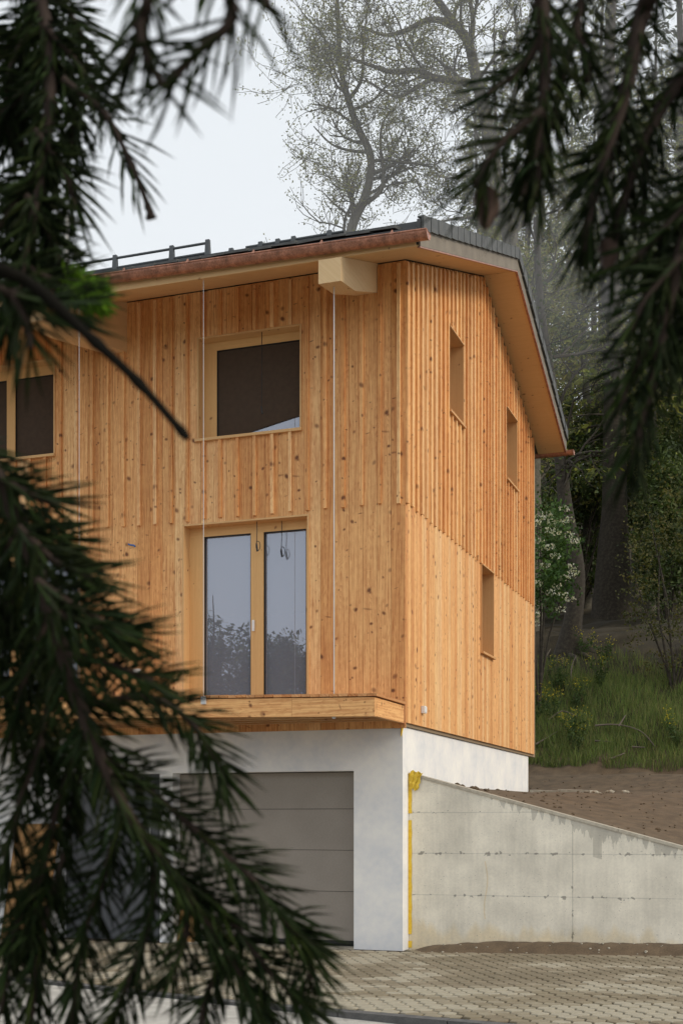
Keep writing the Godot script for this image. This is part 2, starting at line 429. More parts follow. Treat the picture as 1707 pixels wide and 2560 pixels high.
const SPRUCE_RIGHT := [
	["stem", 1.0, [Vector3(4.455, 2.181, 14.302), Vector3(4.422, 1.938, 14.458), Vector3(4.429, 1.909, 14.456), Vector3(4.431, 1.882, 14.455), Vector3(4.429, 1.857, 14.456), Vector3(4.423, 1.833, 14.458)]],
	["twig", 0.8, [Vector3(4.431, 1.896, 14.455), Vector3(4.422, 1.880, 14.458), Vector3(4.411, 1.871, 14.462)]],
	["twig", 1.0, [Vector3(4.431, 1.861, 14.462), Vector3(4.417, 1.849, 14.467), Vector3(4.408, 1.834, 14.470)]],
	["twig", 1.0, [Vector3(4.430, 1.852, 14.455), Vector3(4.429, 1.841, 14.456), Vector3(4.427, 1.833, 14.456)]],
	["twig", 1.0, [Vector3(4.444, 1.935, 14.436), Vector3(4.439, 1.901, 14.437), Vector3(4.433, 1.878, 14.440), Vector3(4.429, 1.859, 14.441)]],
	["twig", 0.7, [Vector3(4.439, 1.905, 14.437), Vector3(4.443, 1.893, 14.436), Vector3(4.444, 1.883, 14.436)]],
	["stem", 1.0, [Vector3(4.534, 2.160, 14.274), Vector3(4.476, 1.949, 14.410), Vector3(4.462, 1.918, 14.415), Vector3(4.457, 1.892, 14.417), Vector3(4.450, 1.867, 14.419), Vector3(4.443, 1.841, 14.422), Vector3(4.440, 1.824, 14.423)]],
	["twig", 0.8, [Vector3(4.454, 1.889, 14.410), Vector3(4.450, 1.870, 14.412), Vector3(4.438, 1.855, 14.416)]],
	["stem", 1.0, [Vector3(4.554, 2.077, 14.267), Vector3(4.498, 1.923, 14.388), Vector3(4.475, 1.900, 14.396), Vector3(4.462, 1.876, 14.401), Vector3(4.453, 1.849, 14.404), Vector3(4.448, 1.826, 14.406)]],
	["twig", 0.8, [Vector3(4.459, 1.876, 14.394), Vector3(4.461, 1.860, 14.394), Vector3(4.459, 1.844, 14.394)]],
	["stem", 1.0, [Vector3(4.573, 2.056, 14.260), Vector3(4.509, 1.881, 14.413), Vector3(4.487, 1.844, 14.421), Vector3(4.475, 1.808, 14.425), Vector3(4.469, 1.778, 14.427), Vector3(4.463, 1.751, 14.429), Vector3(4.459, 1.733, 14.431)]],
	["twig", 1.0, [Vector3(4.484, 1.841, 14.422), Vector3(4.468, 1.823, 14.427), Vector3(4.457, 1.811, 14.431)]],
	["twig", 1.0, [Vector3(4.478, 1.813, 14.431), Vector3(4.466, 1.798, 14.435), Vector3(4.460, 1.785, 14.438)]],
	["twig", 1.0, [Vector3(4.480, 1.828, 14.416), Vector3(4.483, 1.800, 14.415), Vector3(4.477, 1.773, 14.417)]],
	["twig", 0.9, [Vector3(4.471, 1.788, 14.426), Vector3(4.460, 1.773, 14.430), Vector3(4.456, 1.758, 14.432)]],
	["twig", 1.0, [Vector3(4.489, 1.851, 14.405), Vector3(4.478, 1.834, 14.409), Vector3(4.470, 1.813, 14.412)]],
	["twig", 1.0, [Vector3(4.491, 1.827, 14.405), Vector3(4.480, 1.807, 14.409), Vector3(4.474, 1.786, 14.411)]],
	["twig", 1.0, [Vector3(4.495, 1.876, 14.396), Vector3(4.482, 1.855, 14.401), Vector3(4.474, 1.834, 14.403)]],
	["twig", 1.0, [Vector3(4.490, 1.851, 14.412), Vector3(4.482, 1.824, 14.415), Vector3(4.477, 1.809, 14.417)]],
]
const OAK := [
	[0.17, [Vector3(-7.137, 11.846, -17.012), Vector3(-6.918, 15.327, -17.090), Vector3(-6.699, 16.951, -17.168), Vector3(-6.535, 17.648, -17.226), Vector3(-6.317, 18.112, -17.304), Vector3(-6.153, 18.808, -17.362), Vector3(-6.175, 19.388, -17.354), Vector3(-6.481, 20.084, -17.245), Vector3(-6.699, 20.781, -17.168), Vector3(-6.863, 21.477, -17.109), Vector3(-6.940, 22.289, -17.082), Vector3(-6.973, 23.217, -17.070), Vector3(-7.027, 24.378, -17.051)]],
	[0.07, [Vector3(-6.317, 17.996, -17.304), Vector3(-5.912, 18.344, -17.448), Vector3(-5.825, 18.808, -17.479), Vector3(-5.901, 19.620, -17.452), Vector3(-5.825, 20.200, -17.479), Vector3(-5.551, 20.549, -17.576)]],
	[0.05, [Vector3(-6.175, 19.388, -17.354), Vector3(-6.699, 19.446, -17.168), Vector3(-7.137, 19.620, -17.012), Vector3(-7.574, 20.084, -16.857)]],
	[0.04, [Vector3(-6.481, 20.084, -17.245), Vector3(-7.137, 20.549, -17.012), Vector3(-7.574, 20.665, -16.857)]],
	[0.06, [Vector3(-6.699, 20.781, -17.168), Vector3(-6.371, 21.361, -17.284), Vector3(-6.317, 22.405, -17.304), Vector3(-6.153, 23.682, -17.362)]],
	[0.06, [Vector3(-6.153, 18.808, -17.362), Vector3(-5.606, 19.040, -17.557), Vector3(-5.278, 19.388, -17.673), Vector3(-5.387, 19.736, -17.634)]],
	[0.04, [Vector3(-6.535, 17.590, -17.226), Vector3(-7.027, 17.996, -17.051), Vector3(-7.355, 18.344, -16.934)]],
]
const OAK2 := [
	[0.24, [Vector3(-1.966, 12.671, -17.790), Vector3(-2.337, 16.049, -17.658), Vector3(-2.762, 18.077, -17.507), Vector3(-3.080, 19.991, -17.394), Vector3(-3.239, 20.667, -17.337), Vector3(-3.451, 21.681, -17.262), Vector3(-3.823, 22.244, -17.129), Vector3(-4.353, 23.032, -16.941), Vector3(-4.884, 23.933, -16.752)]],
	[0.12, [Vector3(-3.207, 20.554, -17.348), Vector3(-3.611, 20.701, -17.205), Vector3(-4.247, 20.780, -16.978), Vector3(-4.672, 20.982, -16.828), Vector3(-5.308, 20.949, -16.601), Vector3(-5.839, 21.118, -16.412), Vector3(-6.476, 21.365, -16.186)]],
	[0.06, [Vector3(-4.406, 20.723, -16.922), Vector3(-4.778, 20.498, -16.790), Vector3(-5.117, 20.307, -16.669), Vector3(-5.414, 20.385, -16.563), Vector3(-5.839, 20.667, -16.412), Vector3(-6.210, 20.780, -16.280)]],
	[0.09, [Vector3(-3.770, 22.187, -17.148), Vector3(-4.406, 22.300, -16.922), Vector3(-4.990, 22.019, -16.714), Vector3(-5.521, 21.906, -16.526), Vector3(-6.051, 22.131, -16.337)]],
	[0.1, [Vector3(-3.420, 21.624, -17.273), Vector3(-3.345, 22.356, -17.299), Vector3(-3.557, 23.483, -17.224)]],
	[0.09, [Vector3(-2.921, 19.090, -17.450), Vector3(-2.443, 19.991, -17.620), Vector3(-2.231, 21.118, -17.696), Vector3(-2.337, 22.582, -17.658)]],
	[0.06, [Vector3(-2.762, 18.077, -17.507), Vector3(-3.398, 18.246, -17.280), Vector3(-4.035, 18.189, -17.054)]],
	[0.06, [Vector3(-2.549, 16.950, -17.582), Vector3(-3.292, 17.176, -17.318), Vector3(-3.929, 17.119, -17.092), Vector3(-4.459, 16.950, -16.903)]],
]
const BEECH := [
	[0.25, [Vector3(-0.745, 5.440, -16.101), Vector3(-0.546, 6.710, -16.172), Vector3(-0.506, 7.768, -16.186), Vector3(-0.725, 9.037, -16.108), Vector3(-0.875, 10.413, -16.055), Vector3(-1.044, 12.000, -15.995), Vector3(-1.324, 14.116, -15.896), Vector3(-1.423, 16.232, -15.860)]],
]
const FIR := [
	[0.37, [Vector3(-0.541, 7.345, -23.604), Vector3(-0.663, 10.457, -23.560), Vector3(-0.737, 14.348, -23.534), Vector3(-0.810, 17.720, -23.508), Vector3(-0.993, 22.129, -23.443), Vector3(-1.177, 27.317, -23.378)]],
]

# ---------------------------------------------------------------- the house
const STAGGER := 5.46
const WIN_A := [-2.74, -1.30, 6.49, 7.81]
const WIN_B := [-6.75, -4.85, 6.51, 7.81]
const DOOR_A := [-2.95, -1.20, 3.07, 5.42]
const DOOR_B := [-6.70, -4.45, 3.07, 5.42]
const SLITS := [[-2.75, -1.94, 7.18, 8.35], [-6.45, -5.58, 7.17, 8.36], [-4.68, -3.84, 4.12, 5.46]]
const LEFT_END := -9.0
const REAR := -8.06

func under(z: float) -> float:
	return 9.87 - 0.353 * absf(z + 4.06)

func eave(x: float) -> float:
	return 1.22 + 0.042 * (0.55 - x)

# larch boards: reddish heartwood, middling, pale sapwood
func tint(lo := 0.80, hi := 1.04) -> Color:
	var b := rf(lo, hi) / 0.96
	var k := rng.randf()
	var c := Color(0.81, 0.63, 0.46) if k < 0.32 else (Color(0.92, 0.80, 0.66) if k < 0.68 else Color(1.04, 0.98, 0.91))
	return Color(c.r * b, c.g * b, c.b * b)

func uvr() -> Vector2:
	return Vector2(rf(0, 1), rf(0, 1))

# what is left of the strip a0..a1, y lo..hi, once the openings are cut out: [a0, a1, y0, y1]
func strips(a0: float, a1: float, lo: float, hi: float, holes: Array) -> Array:
	var cuts := [a0, a1]
	for h in holes:
		if h[3] > lo and h[2] < hi:
			for e in [h[0], h[1]]:
				if e > a0 + 0.004 and e < a1 - 0.004:
					cuts.append(e)
	cuts.sort()
	var out := []
	for i in cuts.size() - 1:
		var m: float = (cuts[i] + cuts[i + 1]) / 2.0
		var spans := [[lo, hi]]
		for h in holes:
			if m > h[0] and m < h[1]:
				var nxt := []
				for s in spans:
					if h[3] <= s[0] or h[2] >= s[1]:
						nxt.append(s)
						continue
					if h[2] > s[0]:
						nxt.append([s[0], h[2]])
					if h[3] < s[1]:
						nxt.append([h[3], s[1]])
				spans = nxt
		for s in spans:
			if s[1] - s[0] > 0.02:
				out.append([cuts[i], cuts[i + 1], s[0], s[1]])
	return out

func build_house() -> void:
	var house := thing("house", Vector3.ZERO, "timber clad house with vertical larch boards above a white plinth", "house")
	build_plinth(house)
	build_front(house)
	build_side(house)
	build_shell(house)
	build_roof(house)
	build_balcony(house)
	build_openings(house)
	build_fittings(house)

func build_plinth(house: Node3D) -> void:
	var b := MB.new()
	var top := 2.74
	b.box(-0.63, 0.0, 0.0, top, -0.35, 0.0)
	b.box(-3.12, -0.63, 2.21, top, -0.35, 0.0)
	b.box(-3.31, -3.12, 0.0, top, -0.35, 0.0)
	b.box(-4.85, -3.31, 2.21, top, -0.35, 0.0)
	b.box(LEFT_END, -4.85, 0.0, top, -0.35, 0.0)
	b.box(-0.35, 0.0, -0.2, top, -7.75, -0.35)
	put(house, "plinth", b, M.plaster)
	# garage door: panels with open joints, a black seal at the foot
	var gd := MB.new()
	gd.box(-3.12, -0.63, 0.0, 2.21, -0.27, -0.24)
	var g := put(house, "garage_door", gd, M.rubber)
	for y in [[0.085, 0.697], [0.703, 1.217], [1.223, 1.737], [1.743, 2.20]]:
		var p := MB.new()
		p.box(-3.115, -0.635, y[0], y[1], -0.24, -0.20)
		put(g, "panel", p, M.garage)
	var s := MB.new()
	s.box(-3.11, -0.64, 0.045, 0.083, -0.238, -0.195)
	put(g, "seal", s, M.rubber)
	var th := MB.new()
	th.box(-3.12, -0.63, -0.02, 0.012, -0.24, 0.02)
	put(house, "threshold", th, M.stone)
	var dd := MB.new()
	dd.box(-4.85, -3.31, 0.0, 2.21, -0.28, -0.22)
	var ed := put(house, "entrance_door", dd, M.dark_door)
	var eh := MB.new()
	eh.tube([Vector3(-3.55, 0.8, -0.18), Vector3(-3.55, 1.5, -0.18)], [0.012, 0.012], 8)
	put(ed, "handle", eh, M.steel)

func build_shell(house: Node3D) -> void:
	# backing walls, floors and rear wall close the rooms so that daylight enters only by the openings
	var b := MB.new()
	for s in strips(LEFT_END, 0.024, 2.745, 8.40, [WIN_A, WIN_B, DOOR_A, DOOR_B]):
		b.box(s[0], s[1], s[2], s[3], -0.26, 0.024)
	for s in strips(REAR + 0.01, -0.26, 2.745, 8.33, SLITS):
		b.box(-0.30, 0.024, s[2], s[3], s[0], s[1])
	# gable triangle behind the upper boards
	b.block([Vector3(-0.30, 8.33, REAR + 0.01), Vector3(0.024, 8.33, REAR + 0.01), Vector3(0.024, 8.42, REAR + 0.01), Vector3(-0.30, 8.42, REAR + 0.01), Vector3(-0.30, 8.37, -4.06), Vector3(0.024, 8.37, -4.06), Vector3(0.024, 9.86, -4.06), Vector3(-0.30, 9.86, -4.06)])
	b.block([Vector3(-0.30, 8.37, -4.06), Vector3(0.024, 8.37, -4.06), Vector3(0.024, 9.86, -4.06), Vector3(-0.30, 9.86, -4.06), Vector3(-0.30, 8.33, -0.26), Vector3(0.024, 8.33, -0.26), Vector3(0.024, 8.51, -0.26), Vector3(-0.30, 8.51, -0.26)])
	b.box(LEFT_END, 0.024, 2.745, 8.42, REAR - 0.2, REAR)
	b.box(LEFT_END - 0.3, LEFT_END, 0.0, 9.8, REAR - 0.2, 0.0)
	b.box(LEFT_END, -0.30, 2.745, 2.95, REAR, -0.26)
	b.box(LEFT_END, -0.30, 5.60, 5.85, REAR, -0.26)
	b.box(LEFT_END, -0.35, 0.0, 2.74, -0.60, -0.36)
	put(house, "inner_wall", b, M.interior)

func build_front(house: Node3D) -> void:
	var wall := Node3D.new()
	wall.name = "front_cladding"
	house.add_child(wall, true)
	var holes := [WIN_A, WIN_B, DOOR_A, DOOR_B]
	var x := 0.05
	while x > -7.2:
		var w := rf(0.176, 0.192)
		var col := tint(0.92, 1.06)
		var off := uvr()
		var proud := rf(0.0, 0.004)
		for s in strips(x - w + 0.004, x, 2.72, 8.405, holes):
			var b := MB.new()
			b.col = col
			b.box(s[0], s[1], s[2], s[3], 0.0245, 0.05 + proud, 1, off)
			put(wall, "board", b, M.wood)
		x -= w
	x = -0.01
	while x > -7.2:
		var col := tint(0.92, 1.08)
		var off := uvr()
		var w := rf(0.038, 0.045)
		for s in strips(x - w, x, STAGGER + rf(-0.012, 0.012), 8.37, holes):
			var b := MB.new()
			b.col = col
			b.box(s[0], s[1], s[2], s[3] - (0.02 if s[3] < 7.0 else 0.0), 0.0545, 0.085 + rf(0, 0.003), 1, off)
			put(wall, "batten", b, M.wood)
		x -= rf(0.229, 0.243)

func build_side(house: Node3D) -> void:
	var wall := Node3D.new()
	wall.name = "side_cladding"
	house.add_child(wall, true)
	var z := 0.0243
	while z > REAR + 0.02:
		var w := minf(rf(0.085, 0.15), z - REAR)
		var col := tint(0.95, 1.08)
		var off := uvr()
		var proud := rf(0.0, 0.004)
		for s in strips(z - w + 0.004, z, 2.79, minf(under(z), under(z - w)) - 0.01, SLITS):
			var b := MB.new()
			b.col = col
			b.box(0.0245, 0.05 + proud, s[2], s[3], s[0], s[1], 1, off)
			put(wall, "board", b, M.wood)
		z -= w
	z = 0.045
	while z > REAR + 0.02:
		var w := rf(0.056, 0.062)
		var col := tint(0.95, 1.10)
		var off := uvr()
		for s in strips(z - w, z, STAGGER + rf(-0.01, 0.01), minf(under(z), under(z - w)) - 0.03, SLITS):
			var b := MB.new()
			b.col = col
			b.box(0.0545, 0.079 + rf(0, 0.003), s[2], s[3], s[0], s[1], 1, off)
			put(wall, "batten", b, M.wood)
		z -= rf(0.208, 0.219)

func slope_piece(b: MB, x0: float, x1: float, z0: float, z1: float, d0: float, d1: float, la := 0, off := Vector2.ZERO) -> void:
	b.block([Vector3(x0, under(z0) + d0, z0), Vector3(x1, under(z0) + d0, z0), Vector3(x1, under(z0) + d1, z0), Vector3(x0, under(z0) + d1, z0), Vector3(x0, under(z1) + d0, z1), Vector3(x1, under(z1) + d0, z1), Vector3(x1, under(z1) + d1, z1), Vector3(x0, under(z1) + d1, z1)], la, off)

func build_roof(house: Node3D) -> void:
	var b := MB.new()
	var xe := LEFT_END - 0.5
	var zr := -8.42
	# two slabs above the soffit, their eaves a little splayed
	for side in 2:
		var za := 0.0
		var zb := 0.0
		if side == 0:
			za = eave(xe); zb = eave(0.528)
		else:
			za = zr; zb = zr
		b.block([Vector3(xe, under(za) + 0.02, za), Vector3(0.528, under(zb) + 0.02, zb), Vector3(0.528, under(zb) + 0.22, zb), Vector3(xe, under(za) + 0.22, za), Vector3(xe, 9.87 + 0.02, -4.06), Vector3(0.528, 9.87 + 0.02, -4.06), Vector3(0.528, 9.87 + 0.22, -4.06), Vector3(xe, 9.87 + 0.22, -4.06)], 0)
	b.block([Vector3(xe, under(eave(xe) - 0.2) + 0.2205, eave(xe) - 0.2), Vector3(0.527, under(1.0) + 0.2205, 1.0), Vector3(0.527, under(1.0) + 0.31, 1.0), Vector3(xe, under(eave(xe) - 0.2) + 0.31, eave(xe) - 0.2), Vector3(xe, 10.0905, -4.06), Vector3(0.527, 10.0905, -4.06), Vector3(0.527, 10.18, -4.06), Vector3(xe, 10.18, -4.06)], 0)
	var roof := put(house, "roof", b, M.dark_metal)
	# soffit of three-ply sheets: under the front eave, then along the verge
	var x := 0.548
	while x > xe + 0.5:
		var w := 1.245
		var p := MB.new()
		p.col = Color(0.97, 0.90, 0.80) * rf(0.94, 1.0)
		var off := uvr()
		var xl := x - w
		var e0 := eave(x)
		var e1 := eave(xl)
		p.block([Vector3(xl, under(0.052), 0.052), Vector3(x - 0.004, under(0.052), 0.052), Vector3(x - 0.004, under(0.052) + 0.018, 0.052), Vector3(xl, under(0.052) + 0.018, 0.052), Vector3(xl, under(e1), e1), Vector3(x - 0.004, under(e0), e0), Vector3(x - 0.004, under(e0) + 0.018, e0), Vector3(xl, under(e1) + 0.018, e1)], 0, off)
		put(roof, "soffit_panel", p, M.ply)
		x -= w
	var z := 0.05
	while z > zr + 0.05:
		var z1 := maxf(z - 1.03, zr)
		if z > -4.06 and z1 < -4.06:
			z1 = -4.06
		var p := MB.new()
		p.col = Color(0.97, 0.90, 0.80) * rf(0.94, 1.0)
		slope_piece(p, 0.052, 0.548, z1 + 0.003, z, 0.0, 0.018, 0, uvr())
		put(roof, "soffit_panel", p, M.ply)
		z = z1
	# timber board closing the eave behind the gutter
	for r in [[xe, -4.3], [-4.297, 0.528]]:
		var p := MB.new()
		p.col = Color(0.93, 0.86, 0.76)
		var q := []
		for xx in r:
			var ze := eave(xx)
			q.append_array([Vector3(xx, under(ze) - 0.004, ze + 0.002), Vector3(xx, under(ze) + 0.12, ze + 0.002), Vector3(xx, under(ze) + 0.12, ze + 0.022), Vector3(xx, under(ze) - 0.004, ze + 0.022)])
		p.block(q, 0, uvr())
		put(roof, "eave_board", p, M.ply)
	# verge: fascia board in lengths, a copper strip below it, slate-grey verge tiles above
	for r in [[-1.6, eave(0.55) - 0.01], [-4.06, -1.603], [-6.4, -4.063], [zr, -6.403]]:
		var p := MB.new()
		slope_piece(p, 0.5485, 0.572, r[0], r[1], 0.0, 0.185, 2)
		put(roof, "fascia", p, M.fascia)
		var q := MB.new()
		slope_piece(q, 0.535, 0.570, r[0], r[1], -0.016, -0.002, 2)
		put(roof, "flashing", q, M.copper)
	for sgn in [1.0, -1.0]:
		var a := 0.0
		var ends := (eave(0.55) + 4.06) if sgn > 0 else (-4.06 - zr)
		while a < ends - 0.05:
			var l := minf(0.308, ends - a)
			var z0: float = -4.06 + sgn * (a + 0.024)
			var z1: float = -4.06 + sgn * (a + l)
			var p := MB.new()
			var lift := 0.012
			# each tile's lower end rides on the next, so the course steps
			var d := rf(-0.004, 0.004)
			p.block([Vector3(0.575 + d, under(z0) + 0.17, z0), Vector3(0.607 + d, under(z0) + 0.17, z0), Vector3(0.607 + d, under(z0) + 0.335, z0), Vector3(0.575 + d, under(z0) + 0.335, z0), Vector3(0.575 + d, under(z1) + 0.17 + lift, z1), Vector3(0.607 + d, under(z1) + 0.17 + lift, z1), Vector3(0.607 + d, under(z1) + 0.335 + lift, z1), Vector3(0.575 + d, under(z1) + 0.335 + lift, z1)], 2)
			p.block([Vector3(0.528, under(z0) + 0.315, z0), Vector3(0.575 + d, under(z0) + 0.315, z0), Vector3(0.575 + d, under(z0) + 0.335, z0), Vector3(0.528, under(z0) + 0.335, z0), Vector3(0.528, under(z1) + 0.315 + lift, z1), Vector3(0.575 + d, under(z1) + 0.315 + lift, z1), Vector3(0.575 + d, under(z1) + 0.335 + lift, z1), Vector3(0.528, under(z1) + 0.335 + lift, z1)], 2)
			put(roof, "verge_tile", p, M.tile)
			a += 0.308
	# backing behind the verge tiles
	var vb := MB.new()
	slope_piece(vb, 0.529, 0.568, -4.06, eave(0.55) - 0.02, 0.19, 0.31, 2)
	slope_piece(vb, 0.529, 0.568, zr + 0.01, -4.061, 0.19, 0.31, 2)
	put(roof, "verge_board", vb, M.dark_metal)
	# eave course
	x = 0.29
	while x > -7.5:
		var ze := eave(x)
		var p := MB.new()
		var lift := rf(0.0, 0.02)
		p.block([Vector3(x - 0.29, under(ze) + 0.225 + lift, ze + 0.03), Vector3(x, under(ze) + 0.225 + rf(0, 0.015), ze + 0.03), Vector3(x, under(ze) + 0.255 + lift, ze + 0.03), Vector3(x - 0.29, under(ze) + 0.25, ze + 0.03), Vector3(x - 0.29, under(ze - 0.42) + 0.225, ze - 0.42), Vector3(x, under(ze - 0.42) + 0.225, ze - 0.42), Vector3(x, under(ze - 0.42) + 0.255, ze - 0.42), Vector3(x - 0.29, under(ze - 0.42) + 0.255, ze - 0.42)], 0)
		put(roof, "roof_tile", p, M.tile)
		x -= 0.295
	# snow guards: two-rail lengths with posts
	var guard := Node3D.new()
	guard.name = "snow_guard"
	house.add_child(guard, true)
	snow_guard(guard, -7.4, -2.12, 8.56, 8.44, [-7.2, -6.3, -5.2, -4.3, -3.40, -2.62, -2.14])
	snow_guard(guard, -1.64, -0.40, 8.43, 0.0, [-1.45, -1.23, -1.03, -0.58])
	for xs in [-3.85, -1.83]:
		var s := MB.new()
		s.block(stub(xs, 8.33, 8.43))
		put(guard, "stub", s, M.rail)
	# flue on the far slope
	var f := MB.new()
	f.tube([Vector3(-6.27, 9.2, -2.46), Vector3(-6.27, 10.93, -2.46)], [0.085, 0.085], 20)
	f.tube([Vector3(-6.27, 10.93, -2.46), Vector3(-6.27, 11.0, -2.46), Vector3(-6.27, 11.06, -2.46)], [0.10, 0.10, 0.085], 20)
	var flue := put(house, "flue", f, M.steel)
	var fc := MB.new()
	fc.tube([Vector3(-6.27, 11.06, -2.46), Vector3(-6.27, 11.10, -2.46)], [0.11, 0.10], 20)
	put(flue, "cowl", fc, M.rail)
	build_gutter(house, "gutter", true)
	build_gutter(house, "gutter", false)

func stub(xs: float, y0: float, y1: float) -> Array:
	return [Vector3(xs - 0.035, y0, 0.97), Vector3(xs + 0.035, y0, 0.97), Vector3(xs + 0.035, y0, 1.03), Vector3(xs - 0.035, y0, 1.03), Vector3(xs - 0.025, y1, 0.98), Vector3(xs + 0.025, y1, 0.98), Vector3(xs + 0.025, y1, 1.02), Vector3(xs - 0.025, y1, 1.02)]

func snow_guard(guard: Node3D, x0: float, x1: float, ya: float, yb: float, posts: Array) -> void:
	for y in [ya, yb]:
		if y > 0.0:
			var r := MB.new()
			r.tube([Vector3(x0, y - 0.015, 1.0), Vector3(x1, y - 0.015, 1.0)], [0.016, 0.016], 8)
			put(guard, "rail", r, M.rail)
	for xp in posts:
		var p := MB.new()
		p.block(stub(xp, 8.31, ya + 0.02))
		put(guard, "post", p, M.rail)

func gutter_ring(b: MB, x: float, zc: float, yc: float, r: float, steps: int, sgn: float) -> int:
	var first := b.v.size()
	for k in steps + 1:
		var a := PI + PI * k / steps
		var nn := Vector3(0, sin(a), cos(a))
		b.vert(Vector3(x, yc + nn.y * r, zc + nn.z * r), nn * sgn)
	return first

func build_gutter(house: Node3D, called: String, front: bool) -> void:
	var b := MB.new()
	var xs := [0.69, -1.0, -2.7, -4.4, -6.1, -8.4] if front else [0.69, -1.0, -2.7]
	var yc := 8.105 if front else 8.365
	var zc := func(x: float) -> float: return eave(x) + 0.09 if front else -8.51
	var st := 14
	for pass_r in [[0.082, 1.0], [0.076, -1.0]]:
		for i in xs.size() - 1:
			var a := gutter_ring(b, xs[i], zc.call(xs[i]), yc, pass_r[0], st, pass_r[1])
			var d := gutter_ring(b, xs[i + 1], zc.call(xs[i + 1]), yc, pass_r[0], st, pass_r[1])
			for k in st:
				b.tri(a + k, a + k + 1, d + k); b.tri(a + k + 1, d + k + 1, d + k)
	var g := put(house, called, b, M.copper)
	# rolled front lip
	var l := MB.new()
	for sd in [1.0]:
		var pts := []
		var rr := []
		for x in xs:
			pts.append(Vector3(x, yc + 0.004, zc.call(x) + 0.082 * sd * (1.0 if front else -1.0)))
			rr.append(0.0105)
		l.tube(pts, rr, 8)
	put(g, "lip", l, M.copper)
	# end cap
	var c := MB.new()
	var mid := c.vert(Vector3(0.692, yc, zc.call(0.69)), Vector3.RIGHT)
	for k in st + 1:
		var a := PI + PI * k / st
		c.vert(Vector3(0.692, yc + sin(a) * 0.0815, zc.call(0.69) + cos(a) * 0.0815), Vector3.RIGHT)
	for k in st:
		c.tri(mid, mid + k + 1, mid + k + 2)
	var arc := []
	var ar := []
	for k in st + 1:
		var a := PI + PI * k / st
		arc.append(Vector3(0.69, yc + sin(a) * 0.0815, zc.call(0.69) + cos(a) * 0.0815))
		ar.append(0.006)
	c.tube(arc, ar, 6)
	c.tube([Vector3(0.69, yc + 0.003, zc.call(0.69) - 0.082), Vector3(0.69, yc + 0.003, zc.call(0.69) + 0.082)], [0.007, 0.007], 6)
	put(g, "end_cap", c, M.copper)
	# straps
	var x := 0.30
	while x > (-7.6 if front else 0.0):
		var s := MB.new()
		var z0: float = zc.call(x)
		for pass_w in [0.0]:
			var a := gutter_ring(s, x - 0.013, z0, yc, 0.0865, st, 1.0)
			var d := gutter_ring(s, x + 0.013, z0, yc, 0.0865, st, 1.0)
			for k in st:
				s.tri(a + k, a + k + 1, d + k); s.tri(a + k + 1, d + k + 1, d + k)
		var lipz := z0 + (0.088 if front else -0.088)
		s.block([Vector3(x - 0.022, yc - 0.005, lipz - 0.008), Vector3(x + 0.022, yc - 0.005, lipz - 0.008), Vector3(x + 0.022, yc - 0.005, lipz + 0.008), Vector3(x - 0.022, yc - 0.005, lipz + 0.008), Vector3(x - 0.006, yc + 0.045, lipz - 0.02), Vector3(x + 0.006, yc + 0.045, lipz - 0.02), Vector3(x + 0.006, yc + 0.045, lipz - 0.012), Vector3(x - 0.006, yc + 0.045, lipz - 0.012)])
		put(g, "strap", s, M.copper)
		x -= 0.82

func deck_front(x: float) -> float:
	return 1.25 + 0.015 * (0.05 - x)

func deck_top(x: float) -> float:
	return 3.03 + 0.02 * (0.05 - x)

